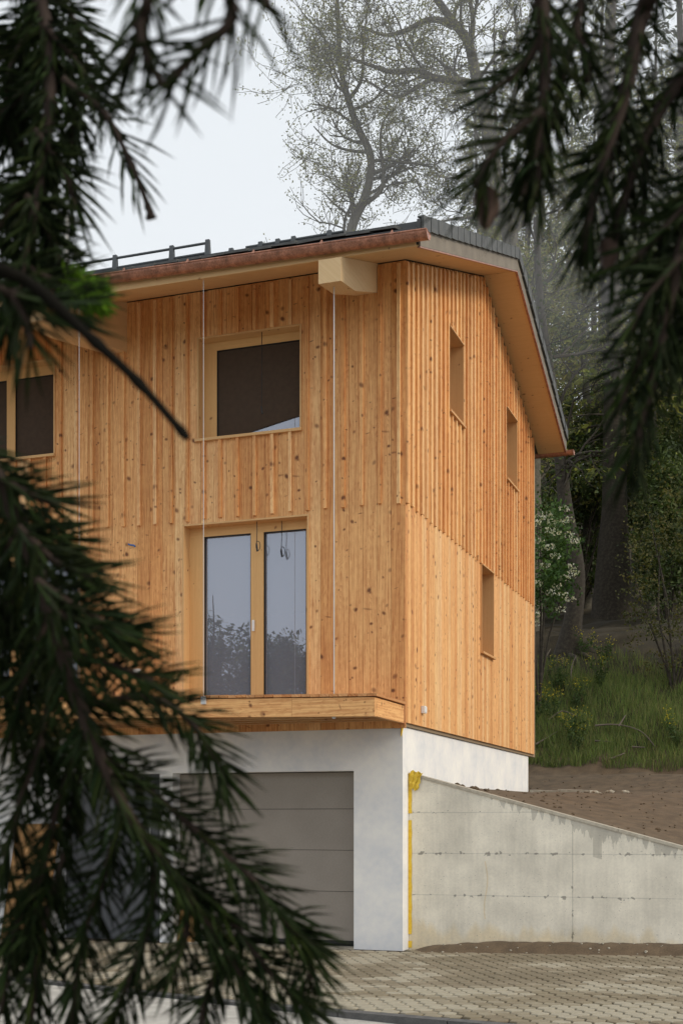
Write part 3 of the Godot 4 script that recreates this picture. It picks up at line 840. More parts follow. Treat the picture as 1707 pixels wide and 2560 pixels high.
func build_balcony(house: Node3D) -> void:
	var bal := Node3D.new()
	bal.name = "balcony"
	house.add_child(bal, true)
	var xl := -7.6
	var x := 0.075
	while x > xl:
		var b := MB.new()
		b.col = tint(0.62, 0.82) * Color(1.0, 0.86, 0.78)
		var y := deck_top(x) + rf(-0.002, 0.002)
		var zf := deck_front(x) + 0.012 + rf(-0.003, 0.003)
		b.box(x - 0.108, x, y - 0.032, y, 0.095, zf, 2, uvr())
		put(bal, "deck_board", b, M.wood)
		x -= 0.114
	# front fascia in lengths, then the end piece
	for r in [[xl, -3.9], [-3.897, -0.95], [-0.947, 0.05]]:
		var f := MB.new()
		f.col = Color(0.98, 0.86, 0.70) * rf(0.94, 1.0)
		var p := []
		for q in [[r[0], 0.0], [r[1], 0.0]]:
			var xx: float = q[0]
			var y := deck_top(xx) - 0.045
			var zf := deck_front(xx)
			p.append_array([Vector3(xx, y - 0.215, zf - 0.06), Vector3(xx, y, zf - 0.06), Vector3(xx, y, zf), Vector3(xx, y - 0.215, zf)])
		f.block(p, 0, uvr())
		put(bal, "fascia", f, M.wood)
	var e := MB.new()
	e.col = Color(0.95, 0.83, 0.67)
	e.box(-0.01, 0.05, deck_top(0.0) - 0.255, deck_top(0.0) - 0.045, 0.11, deck_front(0.0) - 0.063, 2, uvr())
	put(bal, "end_fascia", e, M.wood)
	var ep := MB.new()
	ep.col = Color(0.62, 0.42, 0.36)
	ep.box(-0.02, 0.055, deck_top(0.0) - 0.27, deck_top(0.0) - 0.035, 0.087, 0.108, 1, uvr())
	put(bal, "end_post", ep, M.wood)
	for zj in [0.22, 0.52, 0.82, 1.10]:
		var j := MB.new()
		j.col = tint(0.70, 0.86)
		j.box(xl, -0.012, 2.80, 2.97, zj - 0.045, zj + 0.045, 0, uvr())
		put(bal, "joist", j, M.wood)
	# cantilever beams under the eave, from which the balcony hangs
	var bm := MB.new()
	bm.col = Color(0.96, 0.95, 0.92)
	beam_shape(bm, [[0.052, 8.06], [0.90, 7.75], [1.40, 7.67], [1.40, under(1.40) - 0.003], [0.052, under(0.052) - 0.003]], -0.57, -0.30, 0.0)
	put(house, "beam", bm, M.ply)
	var b2 := MB.new()
	b2.col = Color(0.95, 0.93, 0.90)
	beam_shape(b2, [[0.052, 7.76], [0.90, 7.72], [1.30, 7.78], [1.30, under(1.30) - 0.003], [0.052, under(0.052) - 0.003]], -4.06, -3.76, -0.48)
	put(house, "beam", b2, M.ply)
	for r in [[-0.455, 1.2, 2.78, 7.72, 0.0062], [-2.05, 1.305, 2.99, 7.99, 0.0036], [-3.71, 1.33, 3.0, 7.98, 0.0036]]:
		var t := MB.new()
		t.tube([Vector3(r[0], r[2], r[1]), Vector3(r[0], r[3], r[1])], [r[4], r[4]], 8)
		var rod := put(house, "suspension_rod", t, M.steel)
		var k := MB.new()
		if r[0] < -1.0:
			k.box(r[0] - 0.028, r[0] + 0.028, 2.965, 3.055, deck_front(r[0]) + 0.001, r[1] + 0.014)
		else:
			k.tube([Vector3(r[0], 2.76, r[1]), Vector3(r[0], 2.80, r[1])], [0.022, 0.03], 8)
		put(rod, "bracket", k, M.steel)

# an extruded profile in z-y between x0 and x1; its front end shifted sideways by skew
func beam_shape(b: MB, prof: Array, x0: float, x1: float, skew: float) -> void:
	var n := prof.size()
	var z0: float = prof[0][0]
	var at := func(k: int, x: float) -> Vector3: return Vector3(x + skew * (prof[k][0] - z0) / 1.25, prof[k][1], prof[k][0])
	for k in n:
		var m := (k + 1) % n
		var a: Vector3 = at.call(k, x0)
		var d: Vector3 = at.call(m, x0)
		var e: Vector3 = at.call(m, x1)
		var f: Vector3 = at.call(k, x1)
		var nn := (d - a).cross(f - a).normalized()
		if nn.dot((a + e) / 2.0 - Vector3((a.x + e.x) / 2.0, 7.95, 0.6)) < 0.0:
			nn = -nn
		b.quad(a, d, e, f, nn, b.uvat(a, 2, Vector2.ZERO), b.uvat(d, 2, Vector2.ZERO), b.uvat(e, 2, Vector2.ZERO), b.uvat(f, 2, Vector2.ZERO))
	for xx in [x0, x1]:
		for k in range(1, n - 1):
			var nn := Vector3(signf(xx - (x0 + x1) / 2.0), 0, 0)
			var p: Vector3 = at.call(0, xx)
			var q: Vector3 = at.call(k, xx)
			var r: Vector3 = at.call(k + 1, xx)
			var i := b.v.size()
			for w in [p, q, r]:
				b.vert(w, nn, Vector2(w.y / 1.28, w.z / 6.2))
			if (r - p).cross(q - p).dot(nn) >= 0.0:
				b.tri(i, i + 1, i + 2)
			else:
				b.tri(i, i + 2, i + 1)

func frame_piece(parent: Node, called: String, col: Color, x0: float, x1: float, y0: float, y1: float, z0: float, z1: float, la := 1) -> void:
	var b := MB.new()
	b.col = col
	b.box(x0, x1, y0, y1, z0, z1, la, uvr())
	put(parent, called, b, M.ply)

# a front window or door: lining boards in the wall, frame, panes (each [x0, x1]), glass plane at z
func front_opening(house: Node3D, called: String, h: Array, panes: Array, gy0: float, gy1: float, sill: bool) -> Node3D:
	var o := Node3D.new()
	o.name = called
	house.add_child(o, true)
	var lc := Color(0.93, 0.80, 0.64)
	var t := 0.022
	frame_piece(o, "lining", lc, h[0], h[0] + t, h[2], h[3], -0.16, 0.066)
	frame_piece(o, "lining", lc, h[1] - t, h[1], h[2], h[3], -0.16, 0.066)
	frame_piece(o, "lining", lc, h[0] + t, h[1] - t, h[3] - t, h[3], -0.16, 0.064, 0)
	if sill:
		frame_piece(o, "sill", lc, h[0] - 0.02, h[1] + 0.005, h[2] - 0.022, h[2] + 0.012, -0.16, 0.10, 0)
	var fc := Color(1.0, 0.85, 0.62)
	var x0: float = h[0] + t
	var x1: float = h[1] - t
	var y0: float = h[2] + (0.012 if sill else 0.0)
	var y1: float = h[3] - t
	var zf := -0.105
	frame_piece(o, "frame", fc, x0, x1, gy1, y1, -0.20, zf, 0)
	frame_piece(o, "frame", fc, x0, x1, y0, gy0, -0.20, zf, 0)
	frame_piece(o, "frame", fc, x0, panes[0][0], gy0, gy1, -0.20, zf)
	frame_piece(o, "frame", fc, panes[-1][1], x1, gy0, gy1, -0.20, zf)
	for i in panes.size() - 1:
		var a: float = panes[i][1]
		var b: float = panes[i + 1][0]
		frame_piece(o, "mullion", fc, a, a + (b - a) * 0.42, gy0, gy1, -0.20, zf)
		frame_piece(o, "mullion", fc, a + (b - a) * 0.42 + 0.004, b, gy0, gy1, -0.20, zf + 0.012)
	for p in panes:
		var g := MB.new()
		g.quad(Vector3(p[0], gy0, -0.15), Vector3(p[1], gy0, -0.15), Vector3(p[1], gy1, -0.15), Vector3(p[0], gy1, -0.15), Vector3(0, 0, 1))
		put(o, "pane", g, M.glass)
		var sp := MB.new()
		sp.box(p[0], p[0] + 0.008, gy0, gy1, -0.149, zf - 0.004)
		sp.box(p[1] - 0.008, p[1], gy0, gy1, -0.149, zf - 0.004)
		sp.box(p[0] + 0.008, p[1] - 0.008, gy1 - 0.008, gy1, -0.149, zf - 0.004)
		put(o, "gasket", sp, M.rubber)
	return o

func build_openings(house: Node3D) -> void:
	var w := front_opening(house, "window", WIN_A, [[-2.54, -1.385]], 6.56, 7.68, true)
	# dark sheets added before the panes to stop reflections; one leaves a wedge bare
	var sc := MB.new()
	sc.block([Vector3(-2.535, 6.57, -0.135), Vector3(-2.15, 6.575, -0.135), Vector3(-1.39, 6.73, -0.135), Vector3(-1.39, 7.67, -0.135), Vector3(-2.535, 6.57, -0.131), Vector3(-2.15, 6.575, -0.131), Vector3(-1.39, 6.73, -0.131), Vector3(-1.39, 7.67, -0.131)])
	sc.block([Vector3(-2.535, 6.57, -0.135), Vector3(-1.39, 7.67, -0.135), Vector3(-1.90, 7.672, -0.135), Vector3(-2.535, 7.675, -0.135), Vector3(-2.535, 6.57, -0.131), Vector3(-1.39, 7.67, -0.131), Vector3(-1.90, 7.672, -0.131), Vector3(-2.535, 7.675, -0.131)])
	put(w, "added_pane_cover", sc, M.pane_cover)
	hang_cable(w, Vector3(-1.85, 7.785, 0.03), 0.92, false)
	var w2 := front_opening(house, "window", WIN_B, [[-6.6, -5.72], [-5.58, -4.95]], 6.57, 7.66, true)
	for p in [[-6.6, -5.72], [-5.58, -4.95]]:  # added dark sheets keep both of these panes from mirroring the sky
		var s2 := MB.new()
		s2.box(p[0] + 0.005, p[1] - 0.005, 6.575, 7.655, -0.135, -0.131)
		put(w2, "added_pane_cover", s2, M.pane_cover)
	var d := front_opening(house, "balcony_door", DOOR_A, [[-2.72, -2.06], [-1.88, -1.30]], 3.16, 5.28, false)
	var hd := MB.new()
	hd.box(-2.035, -2.005, 4.02, 4.16, -0.105, -0.08)
	put(d, "handle", hd, M.white_plastic)
	hang_cable(d, Vector3(-1.93, 5.395, 0.0), 0.26, true)
	hang_cable(d, Vector3(-1.62, 5.395, -0.07), 0.34, true)
	front_opening(house, "balcony_door", DOOR_B, [[-6.45, -5.68], [-5.50, -4.60]], 3.16, 5.26, false)
	for s in SLITS:
		slit_window(house, s)

func hang_cable(parent: Node, top: Vector3, drop: float, loop: bool) -> void:
	var b := MB.new()
	var pts := [top, top + Vector3(0.002, -drop * 0.5, 0), top + Vector3(-0.004, -drop, 0)]
	b.tube(pts, [0.0045, 0.0045, 0.0045], 6)
	var e: Vector3 = pts[2]
	if loop:
		var ring := []
		var rr := []
		for k in 15:
			var a := TAU * k / 14.0
			ring.append(e + Vector3(sin(a) * 0.028 + 0.02, -0.05 + cos(a) * 0.06, 0.004 * k / 14.0))
			rr.append(0.0045)
		b.tube(ring, rr, 6)
	b.tube([e + Vector3(0.0, -0.02, 0.006), e + Vector3(0.012, -0.12, 0.008)], [0.010, 0.012], 6)
	put(parent, "cable", b, M.cable)

func slit_window(house: Node3D, s: Array) -> void:
	var o := Node3D.new()
	o.name = "slit_window"
	house.add_child(o, true)
	var t := 0.022
	var c1 := Color(0.86, 0.66, 0.48)
	frame_piece(o, "lining", c1, -0.30, 0.075, s[2], s[3], s[0], s[0] + t)
	frame_piece(o, "lining", c1, -0.30, 0.075, s[2], s[3], s[1] - t, s[1])
	frame_piece(o, "head", c1, -0.30, 0.092, s[3] - t, s[3], s[0] + t, s[1] - t, 2)
	frame_piece(o, "sill", c1, -0.30, 0.105, s[2] - 0.012, s[2] + 0.02, s[0] - 0.02, s[1] + 0.005, 2)
	var fc := Color(1.0, 0.85, 0.62)
	var z0: float = s[0] + t
	var z1: float = s[1] - t
	frame_piece(o, "frame", fc, -0.36, -0.27, s[2] + 0.02, s[3] - t, z0, z0 + 0.09)
	frame_piece(o, "frame", fc, -0.36, -0.27, s[2] + 0.02, s[3] - t, z1 - 0.09, z1)
	frame_piece(o, "frame", fc, -0.36, -0.27, s[3] - t - 0.09, s[3] - t, z0 + 0.09, z1 - 0.09, 2)
	frame_piece(o, "frame", fc, -0.36, -0.27, s[2] + 0.02, s[2] + 0.11, z0 + 0.09, z1 - 0.09, 2)
	var g := MB.new()
	g.quad(Vector3(-0.32, s[2] + 0.11, z0 + 0.09), Vector3(-0.32, s[2] + 0.11, z1 - 0.09), Vector3(-0.32, s[3] - t - 0.09, z1 - 0.09), Vector3(-0.32, s[3] - t - 0.09, z0 + 0.09), Vector3(1, 0, 0))
	put(o, "pane", g, M.glass)
	if s[2] < 5.0:
		hang_cable(o, Vector3(-0.03, s[3] - t - 0.01, z1 - 0.2), 0.22, true)

func build_fittings(house: Node3D) -> void:
	var b := MB.new()
	b.box(0.055, 0.098, 2.955, 3.045, -0.73, -0.63)
	b.box(0.098, 0.105, 2.965, 3.035, -0.72, -0.64)
	put(house, "socket_box", b, M.white_plastic)
	var c := MB.new()
	c.box(-3.66, -3.56, 3.52, 3.58, 0.055, 0.09)
	put(house, "socket_box", c, M.white_plastic)
	var w := MB.new()
	w.tube([Vector3(-3.74, 5.22, 0.05), Vector3(-3.73, 5.225, 0.075), Vector3(-3.69, 5.205, 0.09), Vector3(-3.645, 5.20, 0.088), Vector3(-3.625, 5.18, 0.086)], [0.008, 0.009, 0.011, 0.011, 0.011], 8)
	put(house, "cable_end", w, M.blue)
	# foam bead squeezed out where cladding and plinth meet at the corner
	var f := MB.new()
	f.tube([Vector3(0.0, 2.735, 0.004), Vector3(-0.008, 2.70, 0.004), Vector3(-0.014, 2.66, 0.003), Vector3(-0.02, 2.62, 0.002)], [0.016, 0.014, 0.010, 0.004], 8)
	put(house, "foam_bead", f, M.tape)

# ---------------------------------------------------------------- ground
func ss(a: float, b: float, x: float) -> float:
	var t := clampf((x - a) / (b - a), 0.0, 1.0)
	return t * t * (3.0 - 2.0 * t)

var bump := FastNoiseLite.new()

func land(x: float, z: float) -> float:
	var wt := maxf(2.18 - 0.272 * x, 0.3) - 0.07
	var plateau := 2.05 + 0.53 * ss(-8.2, -11.5, z)
	var y := wt + (plateau - wt) * ss(-0.3, -6.5, z)
	if z < -11.0:
		y += 0.6 * (-11.0 - maxf(z, -17.0))
	if z < -17.0:
		y += 0.26 * (-17.0 - maxf(z, -30.0))
	if z < -30.0:
		y += 0.36 * (-30.0 - z)
	return y + bump.get_noise_2d(x * 6.0, z * 6.0) * (0.03 if z > -10.8 else 0.28) * ss(-0.3, -1.2, z)

func pave(x: float) -> float:
	return maxf(x, 0.0) * 0.02

const KERB_DIR := Vector2(0.9591, 0.2832)   # runs slightly toward the street
func kerb_z(x: float) -> float:
	return 4.70 + 0.2953 * x

func sheet(b: MB, x0: float, x1: float, nx: int, z0: float, z1: float, nz: int, h: Callable, skip: Callable) -> void:
	var first := b.v.size()
	for j in nz + 1:
		for i in nx + 1:
			var x := lerpf(x0, x1, float(i) / nx)
			var z := lerpf(z0, z1, float(j) / nz)
			var y: float = h.call(x, z)
			var e := 0.08
			var nn := Vector3(h.call(x - e, z) - h.call(x + e, z), 2 * e, h.call(x, z - e) - h.call(x, z + e)).normalized()
			b.vert(Vector3(x, y, z), nn, Vector2(x, z))
	for j in nz:
		for i in nx:
			var xm := lerpf(x0, x1, (i + 0.5) / nx)
			var zm := lerpf(z0, z1, (j + 0.5) / nz)
			if skip.call(xm, zm):
				continue
			var a := first + j * (nx + 1) + i
			b.tri(a, a + 1, a + nx + 1); b.tri(a + 1, a + nx + 2, a + nx + 1)

func build_ground() -> void:
	bump.seed = 3
	bump.frequency = 0.12
	bump.fractal_octaves = 4
	var a := MB.new()
	a.quad(Vector3(-90, -0.012, -0.4), Vector3(90, -0.012, -0.4), Vector3(90, -0.012, 8.6 + 0.2953 * 90), Vector3(-90, -0.012, 8.6 - 0.2953 * 90), Vector3.UP)
	structure(put(self, "road", a, M.asphalt))
	var v := MB.new()
	v.quad(Vector3(-120, -0.03, -60), Vector3(120, -0.03, -60), Vector3(120, -0.03, 160), Vector3(-120, -0.03, 160), Vector3.UP)
	structure(put(self, "meadow", v, M.meadow))
	# soil behind the retaining wall
	var never := func(_x: float, _z: float) -> bool: return false
	var b := MB.new()
	sheet(b, -0.9, 9.0, 66, -11.9, -0.33, 78, land, func(x: float, z: float) -> bool: return x < -0.1 and z > -7.7)
	structure(put(self, "bare_soil", b, M.soil))
	var t := MB.new()
	var low := func(x: float, z: float) -> float: return land(x, z) - 0.06 * ss(-12.0, -11.4, z)
	sheet(t, -30.0, 22.0, 104, -70.0, -11.1, 110, low, never)
	sheet(t, -30.0, -0.5, 40, -11.3, -8.3, 8, low, never)
	sheet(t, 9.0, 22.0, 20, -11.3, -0.33, 20, land, never)
	structure(put(self, "hillside", t, M.litter))
	build_paving()
	build_retaining_wall()
	# clods, stones and straw strewn over the bare soil
	var cl := MB.new()
	for k in 420:
		var x := rf(-0.3, 4.5)
		var z := rf(-11.2, -0.6)
		if x < 0.1 and z > -7.8:
			continue
		pebble(cl, Vector3(x, land(x, z) + 0.005, z), rf(0.006, 0.02) * (1.7 if rng.randf() < 0.08 else 1.0))
	stuff(tag(put(self, "soil_clods", cl, M.soil), "brown clods strewn over the bare soil behind the concrete wall", "soil"))

func build_paving() -> void:
	var bed := MB.new()
	var xs := [-9.0, 0.0, 9.5]
	for i in 2:
		var x0: float = xs[i]
		var x1: float = xs[i + 1]
		bed.quad(Vector3(x0, pave(x0) - 0.006, -0.24), Vector3(x1, pave(x1) - 0.006, -0.24), Vector3(x1, pave(x1) - 0.006, kerb_z(x1)), Vector3(x0, pave(x0) - 0.006, kerb_z(x0)), Vector3.UP, Vector2(x0, 0), Vector2(x1, 0), Vector2(x1, 5), Vector2(x0, 5))
	var paving := put(self, "paving", bed, M.bedding)
	structure(paving)
	# one six-sided paver with a chamfered rim, in a few sizes
	var kinds := []
	for k in 4:
		var p := MB.new()
		var r := 0.079 + 0.001 * k
		var ring := []
		var ring2 := []
		for i in 6:
			var an := TAU * i / 6.0 + PI / 6.0
			var d := Vector3(cos(an), 0, sin(an))
			ring.append(d * r)
			ring2.append(d * (r - 0.007))
		for i in 6:
			var m := (i + 1) % 6
			var q0: Vector3 = ring[i] + Vector3(0, -0.03, 0)
			var q1: Vector3 = ring[m] + Vector3(0, -0.03, 0)
			var q2: Vector3 = ring[m] + Vector3(0, 0.006, 0)
			var q3: Vector3 = ring[i] + Vector3(0, 0.006, 0)
			var nn: Vector3 = (ring[i] + ring[m]).normalized()
			p.quad(q0, q1, q2, q3, nn)
			p.quad(q3, q2, ring2[m] + Vector3(0, 0.012, 0), ring2[i] + Vector3(0, 0.012, 0), (nn + Vector3.UP).normalized())
			var ix := p.v.size()
			p.vert(Vector3(0, 0.012, 0), Vector3.UP); p.vert(ring2[i] + Vector3(0, 0.012, 0), Vector3.UP); p.vert(ring2[m] + Vector3(0, 0.012, 0), Vector3.UP)
			p.tri(ix, ix + 1, ix + 2)
		kinds.append(p)
	var soil_patch := FastNoiseLite.new()
	soil_patch.seed = 9
	soil_patch.frequency = 0.35
	soil_patch.fractal_octaves = 3
	var eye := Vector3(4.519, 1.6, 14.929)
	var spots := []
	var row := 0
	var z := -0.16
	while z < 8.0:
		var x := -7.0 + (0.08 if row % 2 else 0.0)
		while x < 9.0:
			if z < kerb_z(x) - 0.06 and (z > 0.12 if x < 0.1 else z > -0.16):
				var p := Vector3(x, pave(x), z)
				var d := p - eye
				var depth := d.x * -0.3351 + d.z * -0.9422
				var px := (d.x * 0.9422 + d.z * -0.3351) / depth
				var py := (1.6 - p.y) / depth
				var inside := px > -0.06 and px < 0.2675 and py < 0.160 and not (x > 0.1 and z < 0.22)
				spots.append([depth if inside else 100.0 + depth, p])
			x += 0.16
		z += 0.1386
		row += 1
	spots.sort_custom(func(s, q): return s[0] < q[0])
	var meshes := {}
	var rest := []
	for i in spots.size():
		var p: Vector3 = spots[i][1]
		# brushed-in soil covers some pavers, others have been washed pale
		var dust := soil_patch.get_noise_2d(p.x * 1.6, p.z * 3.2) + rf(-0.12, 0.12) + (0.16 if p.x > 0.2 and p.z < 3.2 else -0.25)
		var tone := clampi(int((dust + 0.45) * 4.5), 0, 4)
		var k := rng.randi() % 4
		var xf := Transform3D(Basis.from_euler(Vector3(rf(-0.012, 0.012), rf(-0.03, 0.03), rf(-0.012, 0.012))), p + Vector3(rf(-0.003, 0.003), rf(-0.003, 0.003), rf(-0.003, 0.003)))
		if i < 300:
			var key := k * 10 + tone
			if not meshes.has(key):
				var src: MB = kinds[k]
				var c := paver_tone(tone)
				for w in src.v.size():
					src.c[w] = c
				meshes[key] = src.mesh()
			var o := MeshInstance3D.new()
			o.name = "paver"
			o.mesh = meshes[key]
			o.material_override = M.paver
			o.transform = xf
			paving.add_child(o, true)
		else:
			rest.append([xf, tone])
	var mm := MultiMesh.new()
	mm.transform_format = MultiMesh.TRANSFORM_3D
	mm.use_colors = true
	var plain: MB = kinds[1]
	for w in plain.v.size():
		plain.c[w] = Color(1, 1, 1)
	mm.mesh = plain.mesh()
	mm.instance_count = rest.size()
	for i in rest.size():
		mm.set_instance_transform(i, rest[i][0])
		mm.set_instance_color(i, paver_tone(rest[i][1]))
	var mi := MultiMeshInstance3D.new()
	mi.name = "pavers"
	mi.multimesh = mm
	mi.material_override = M.paver
	paving.add_child(mi, true)
	stuff(mi)
	# dark edging stone between paving and road
	var x := -9.0
	while x < 9.4:
		var k := MB.new()
		var l := 0.992
		var z0 := kerb_z(x)
		var z1 := kerb_z(x + l)
		var y0 := pave(x) + 0.018
		var y1 := pave(x + l) + 0.018
		k.block([Vector3(x, -0.05, z0), Vector3(x + l, -0.05, z1), Vector3(x + l, -0.05, z1 + 0.125), Vector3(x, -0.05, z0 + 0.125), Vector3(x, y0, z0), Vector3(x + l, y1, z1), Vector3(x + l, y1, z1 + 0.125), Vector3(x, y0, z0 + 0.125)])
		put(paving, "edging_stone", k, M.kerb)
		x += 1.0

func paver_tone(t: int) -> Color:
	return [Color(0.38, 0.335, 0.25), Color(0.29, 0.245, 0.17), Color(0.245, 0.20, 0.133), Color(0.22, 0.18, 0.117), Color(0.20, 0.162, 0.104)][t]

func build_retaining_wall() -> void:
	var w := thing("retaining_wall", Vector3(0.004, 0, -0.25), "pale concrete retaining wall with sloping top and wet streaks", "wall")
	var b := MB.new()
	var uv := func(p: Vector3) -> Vector2: return Vector2(p.x / 4.0, 1.0 - p.y / 2.4)
	var n := 20
	for i in n:
		var x0 := 0.0 + 8.0 * i / n
		var x1 := 0.0 + 8.0 * (i + 1) / n
		var t0 := maxf(2.16 - 0.272 * x0, 0.2)
		var t1 := maxf(2.16 - 0.272 * x1, 0.2)
		var a := Vector3(x0, -0.1, 0)
		var c := Vector3(x1, -0.1, 0)
		var d := Vector3(x1, t1, 0)
		var e := Vector3(x0, t0, 0)
		b.quad(a, c, d, e, Vector3(0, 0, 1), uv.call(a), uv.call(c), uv.call(d), uv.call(e))
		var back := Vector3(0, 0, -0.25)
		b.quad(a + back, c + back, d + back, e + back, Vector3(0, 0, -1))
		b.quad(e, d, d + back, e + back, Vector3(0.26, 0.96, 0))
	b.quad(Vector3(0, -0.1, 0), Vector3(0, 2.16, 0), Vector3(0, 2.16, -0.25), Vector3(0, -0.1, -0.25), Vector3(-1, 0, 0))
	put(w, "wall_body", b, M.concrete)
	for i in 3:
		var c := MB.new()
		var x0 := 2.5 * i + 0.06
		var x1 := 2.5 * (i + 1) + 0.056
		var y0 := 2.16 - 0.272 * x0
		var y1 := 2.16 - 0.272 * x1
		var pr := []
		for q in [[x0, y0], [x1, y1]]:
			pr.append_array([Vector3(q[0], q[1] - 0.006, -0.255), Vector3(q[0], q[1] - 0.006, 0.012), Vector3(q[0], q[1] + 0.03, 0.006), Vector3(q[0], q[1] + 0.03, -0.255)])
		c.block(pr, 0)
		put(w, "cap_strip", c, M.stone)
	# sealing film where the wall meets the house: a strip down the joint and a crumpled end at the top
	var f := thing("yellow_sealing_film", Vector3.ZERO, "yellow sealing film strip down the joint of house and concrete wall", "tape")
	var t := MB.new()
	var seg := 26
	for i in seg:
		var y0 := 2.16 * i / seg + 0.02
		var y1 := 2.16 * (i + 1) / seg + 0.02
		if i == 1 or i == 19:
			continue
		if t.v.size() and (i == 2 or i == 20):
			put(f, "strip", t, M.tape)
			t = MB.new()
		var wa := 0.044 + 0.004 * sin(i * 2.3)
		var wb := 0.044 + 0.004 * sin((i + 1) * 2.3)
		t.quad(Vector3(0.004, y0, -0.243), Vector3(wa, y0, -0.247), Vector3(wb, y1, -0.247), Vector3(0.004, y1, -0.243), Vector3(0, 0, 1))
		t.quad(Vector3(0.003, y0, -0.232), Vector3(0.004, y0, -0.243), Vector3(0.004, y1, -0.243), Vector3(0.003, y1, -0.232), Vector3(1, 0, 0.1).normalized())
	put(f, "strip", t, M.tape)
	var q := MB.new()
	var gx := 7
	var gy := 8
	for j in gy + 1:
		for i in gx + 1:
			var u := float(i) / gx
			var vv := float(j) / gy
			var x := 0.03 + 0.15 * u * (1.0 - 0.35 * vv) + 0.01 * sin(j * 2.1)
			var y := 2.215 - 0.22 * vv - 0.035 * u + 0.012 * sin(i * 1.9 + j)
			var z := -0.222 + 0.012 * sin(i * 2.2 + j * 1.3) + (-0.07 if j == 0 else 0.0)
			q.vert(Vector3(x, y, z), Vector3(0.3 * sin(i * 2.2), 0.2 * cos(j * 1.3), 1).normalized())
	for j in gy:
		for i in gx:
			var s := j * (gx + 1) + i
			q.tri(s, s + 1, s + gx + 1); q.tri(s + 1, s + gx + 2, s + gx + 1)
	put(f, "crumpled_end", q, M.tape)
	# soil lying along the wall foot
	var h := MB.new()
	var heap := func(x: float, z: float) -> float:
		var prof := (1.0 - ss(-0.05, 0.30 + 0.03 * sin(x * 3.1), z)) * (0.055 + 0.055 * ss(0.1, 1.2, x)) * ss(0.0, 0.35, x)
		return pave(x) - 0.02 + prof * 1.15 + bump.get_noise_2d(x * 40.0, z * 40.0) * 0.02 + 0.004
	sheet(h, 0.05, 8.6, 120, -0.249, 0.36, 14, heap, func(_x, _z): return false)
	structure(put(self, "soil_strip", h, M.soil))
	for i in 34:
		var s := MB.new()
		var px := rf(0.4, 4.2)
		var pz := rf(-0.1, 0.22)
		pebble(s, Vector3(px, float(heap.call(px, pz)) + 0.004, pz), rf(0.008, 0.018))
		tag(put(self, "pebble", s, M.stone), "small pale pebble in the soil along the concrete wall foot", "pebble", "pebbles in the soil strip")
	# a broken slab edge and lumps of soil beside the plinth
	for r in [[0.10, 0.62, -7.55], [0.66, 1.22, -7.15]]:
		var s := MB.new()
		var y := land(r[0] + 0.2, r[2])
		s.block([Vector3(r[0], y - 0.05, r[2] - 0.25), Vector3(r[1], y - 0.05, r[2] - 0.18), Vector3(r[1], y - 0.05, r[2] + 0.2), Vector3(r[0], y - 0.05, r[2] + 0.15), Vector3(r[0], y + 0.085, r[2] - 0.25), Vector3(r[1], y + 0.06, r[2] - 0.18), Vector3(r[1], y + 0.05, r[2] + 0.2), Vector3(r[0], y + 0.075, r[2] + 0.15)])
		tag(put(self, "stone_slab", s, M.stone), "pale broken slab lying on the soil behind the plinth corner", "slab", "slabs by the plinth")
	for i in 26:
		var s := MB.new()
		var px := rf(1.1, 1.9) if i < 18 else rf(0.1, 0.5)
		var pz := rf(-7.3, -6.6) if i < 18 else rf(-2.6, -1.6)
		pebble(s, Vector3(px, land(px, pz) + 0.02, pz), rf(0.02, 0.05))
		tag(put(self, "rubble_stone", s, M.stone if i < 18 else M.soil), "small pale rubble stone beside the broken slab" if i < 18 else "brown clod of soil on top of the retaining wall", "stone", "rubble beside the slab" if i < 18 else "clods on the wall top")

func pebble(b: MB, at: Vector3, r: float) -> void:
	var first := b.v.size()
	var sq := Vector3(rf(0.8, 1.3), rf(0.5, 0.8), rf(0.8, 1.2))
	for j in 5:
		for i in 8:
			var a := PI * j / 4.0
			var o := TAU * i / 7.0
			var d := Vector3(sin(a) * cos(o), cos(a), sin(a) * sin(o))
			b.vert(at + d * sq * r * (1.0 + 0.18 * sin(o * 3.0 + j + at.x * 50.0)), d)
	for j in 4:
		for i in 7:
			var s := first + j * 8 + i
			b.tri(s, s + 1, s + 8); b.tri(s + 1, s + 9, s + 8)

# ---------------------------------------------------------------- plants
func shade(base: Color, spread := 0.25) -> Color:
	var k := 1.0 + rf(-spread, spread)
	return Color(base.r * k * rf(0.92, 1.08), base.g * k, base.b * k * rf(0.85, 1.15))

# a wandering limb that forks; leaves (or buds) at the ends
func grow(wood: MB, crown: MB, p: Vector3, d: Vector3, l: float, r: float, depth: int, o: Dictionary) -> void:
	var pts := [p]
	var rs := [r]
	var n := 4
	var dir := d
	for i in n:
		dir = (dir + rv() * o.wander + Vector3(0, o.lift, 0)).normalized()
		pts.append(pts[-1] + dir * l / n)
		rs.append(maxf(r * (1.0 - 0.5 * (i + 1) / n), o.get("least", 0.003)))
	wood.tube(pts, rs, 3 if r < 0.03 else 5, false)
	if depth <= 0:
		for k in o.leaves:
			var q: Vector3 = pts[1 + rng.randi() % n] + rv() * o.spread
			crown.col = shade(o.colors[rng.randi() % o.colors.size()])
			crown.leaf(q, rv(), rv(), o.size * rf(0.6, 1.3), o.size * rf(0.25, 0.45))
		return
	for k in o.forks:
		var at := rng.randi_range(1, n)
		var side := rv()
		var nd: Vector3 = ((pts[at] - pts[at - 1]).normalized() * 0.75 + side * 0.85).normalized()
		grow(wood, crown, pts[at], nd, l * rf(0.5, 0.75), rs[at] * rf(0.55, 0.8), depth - 1, o)

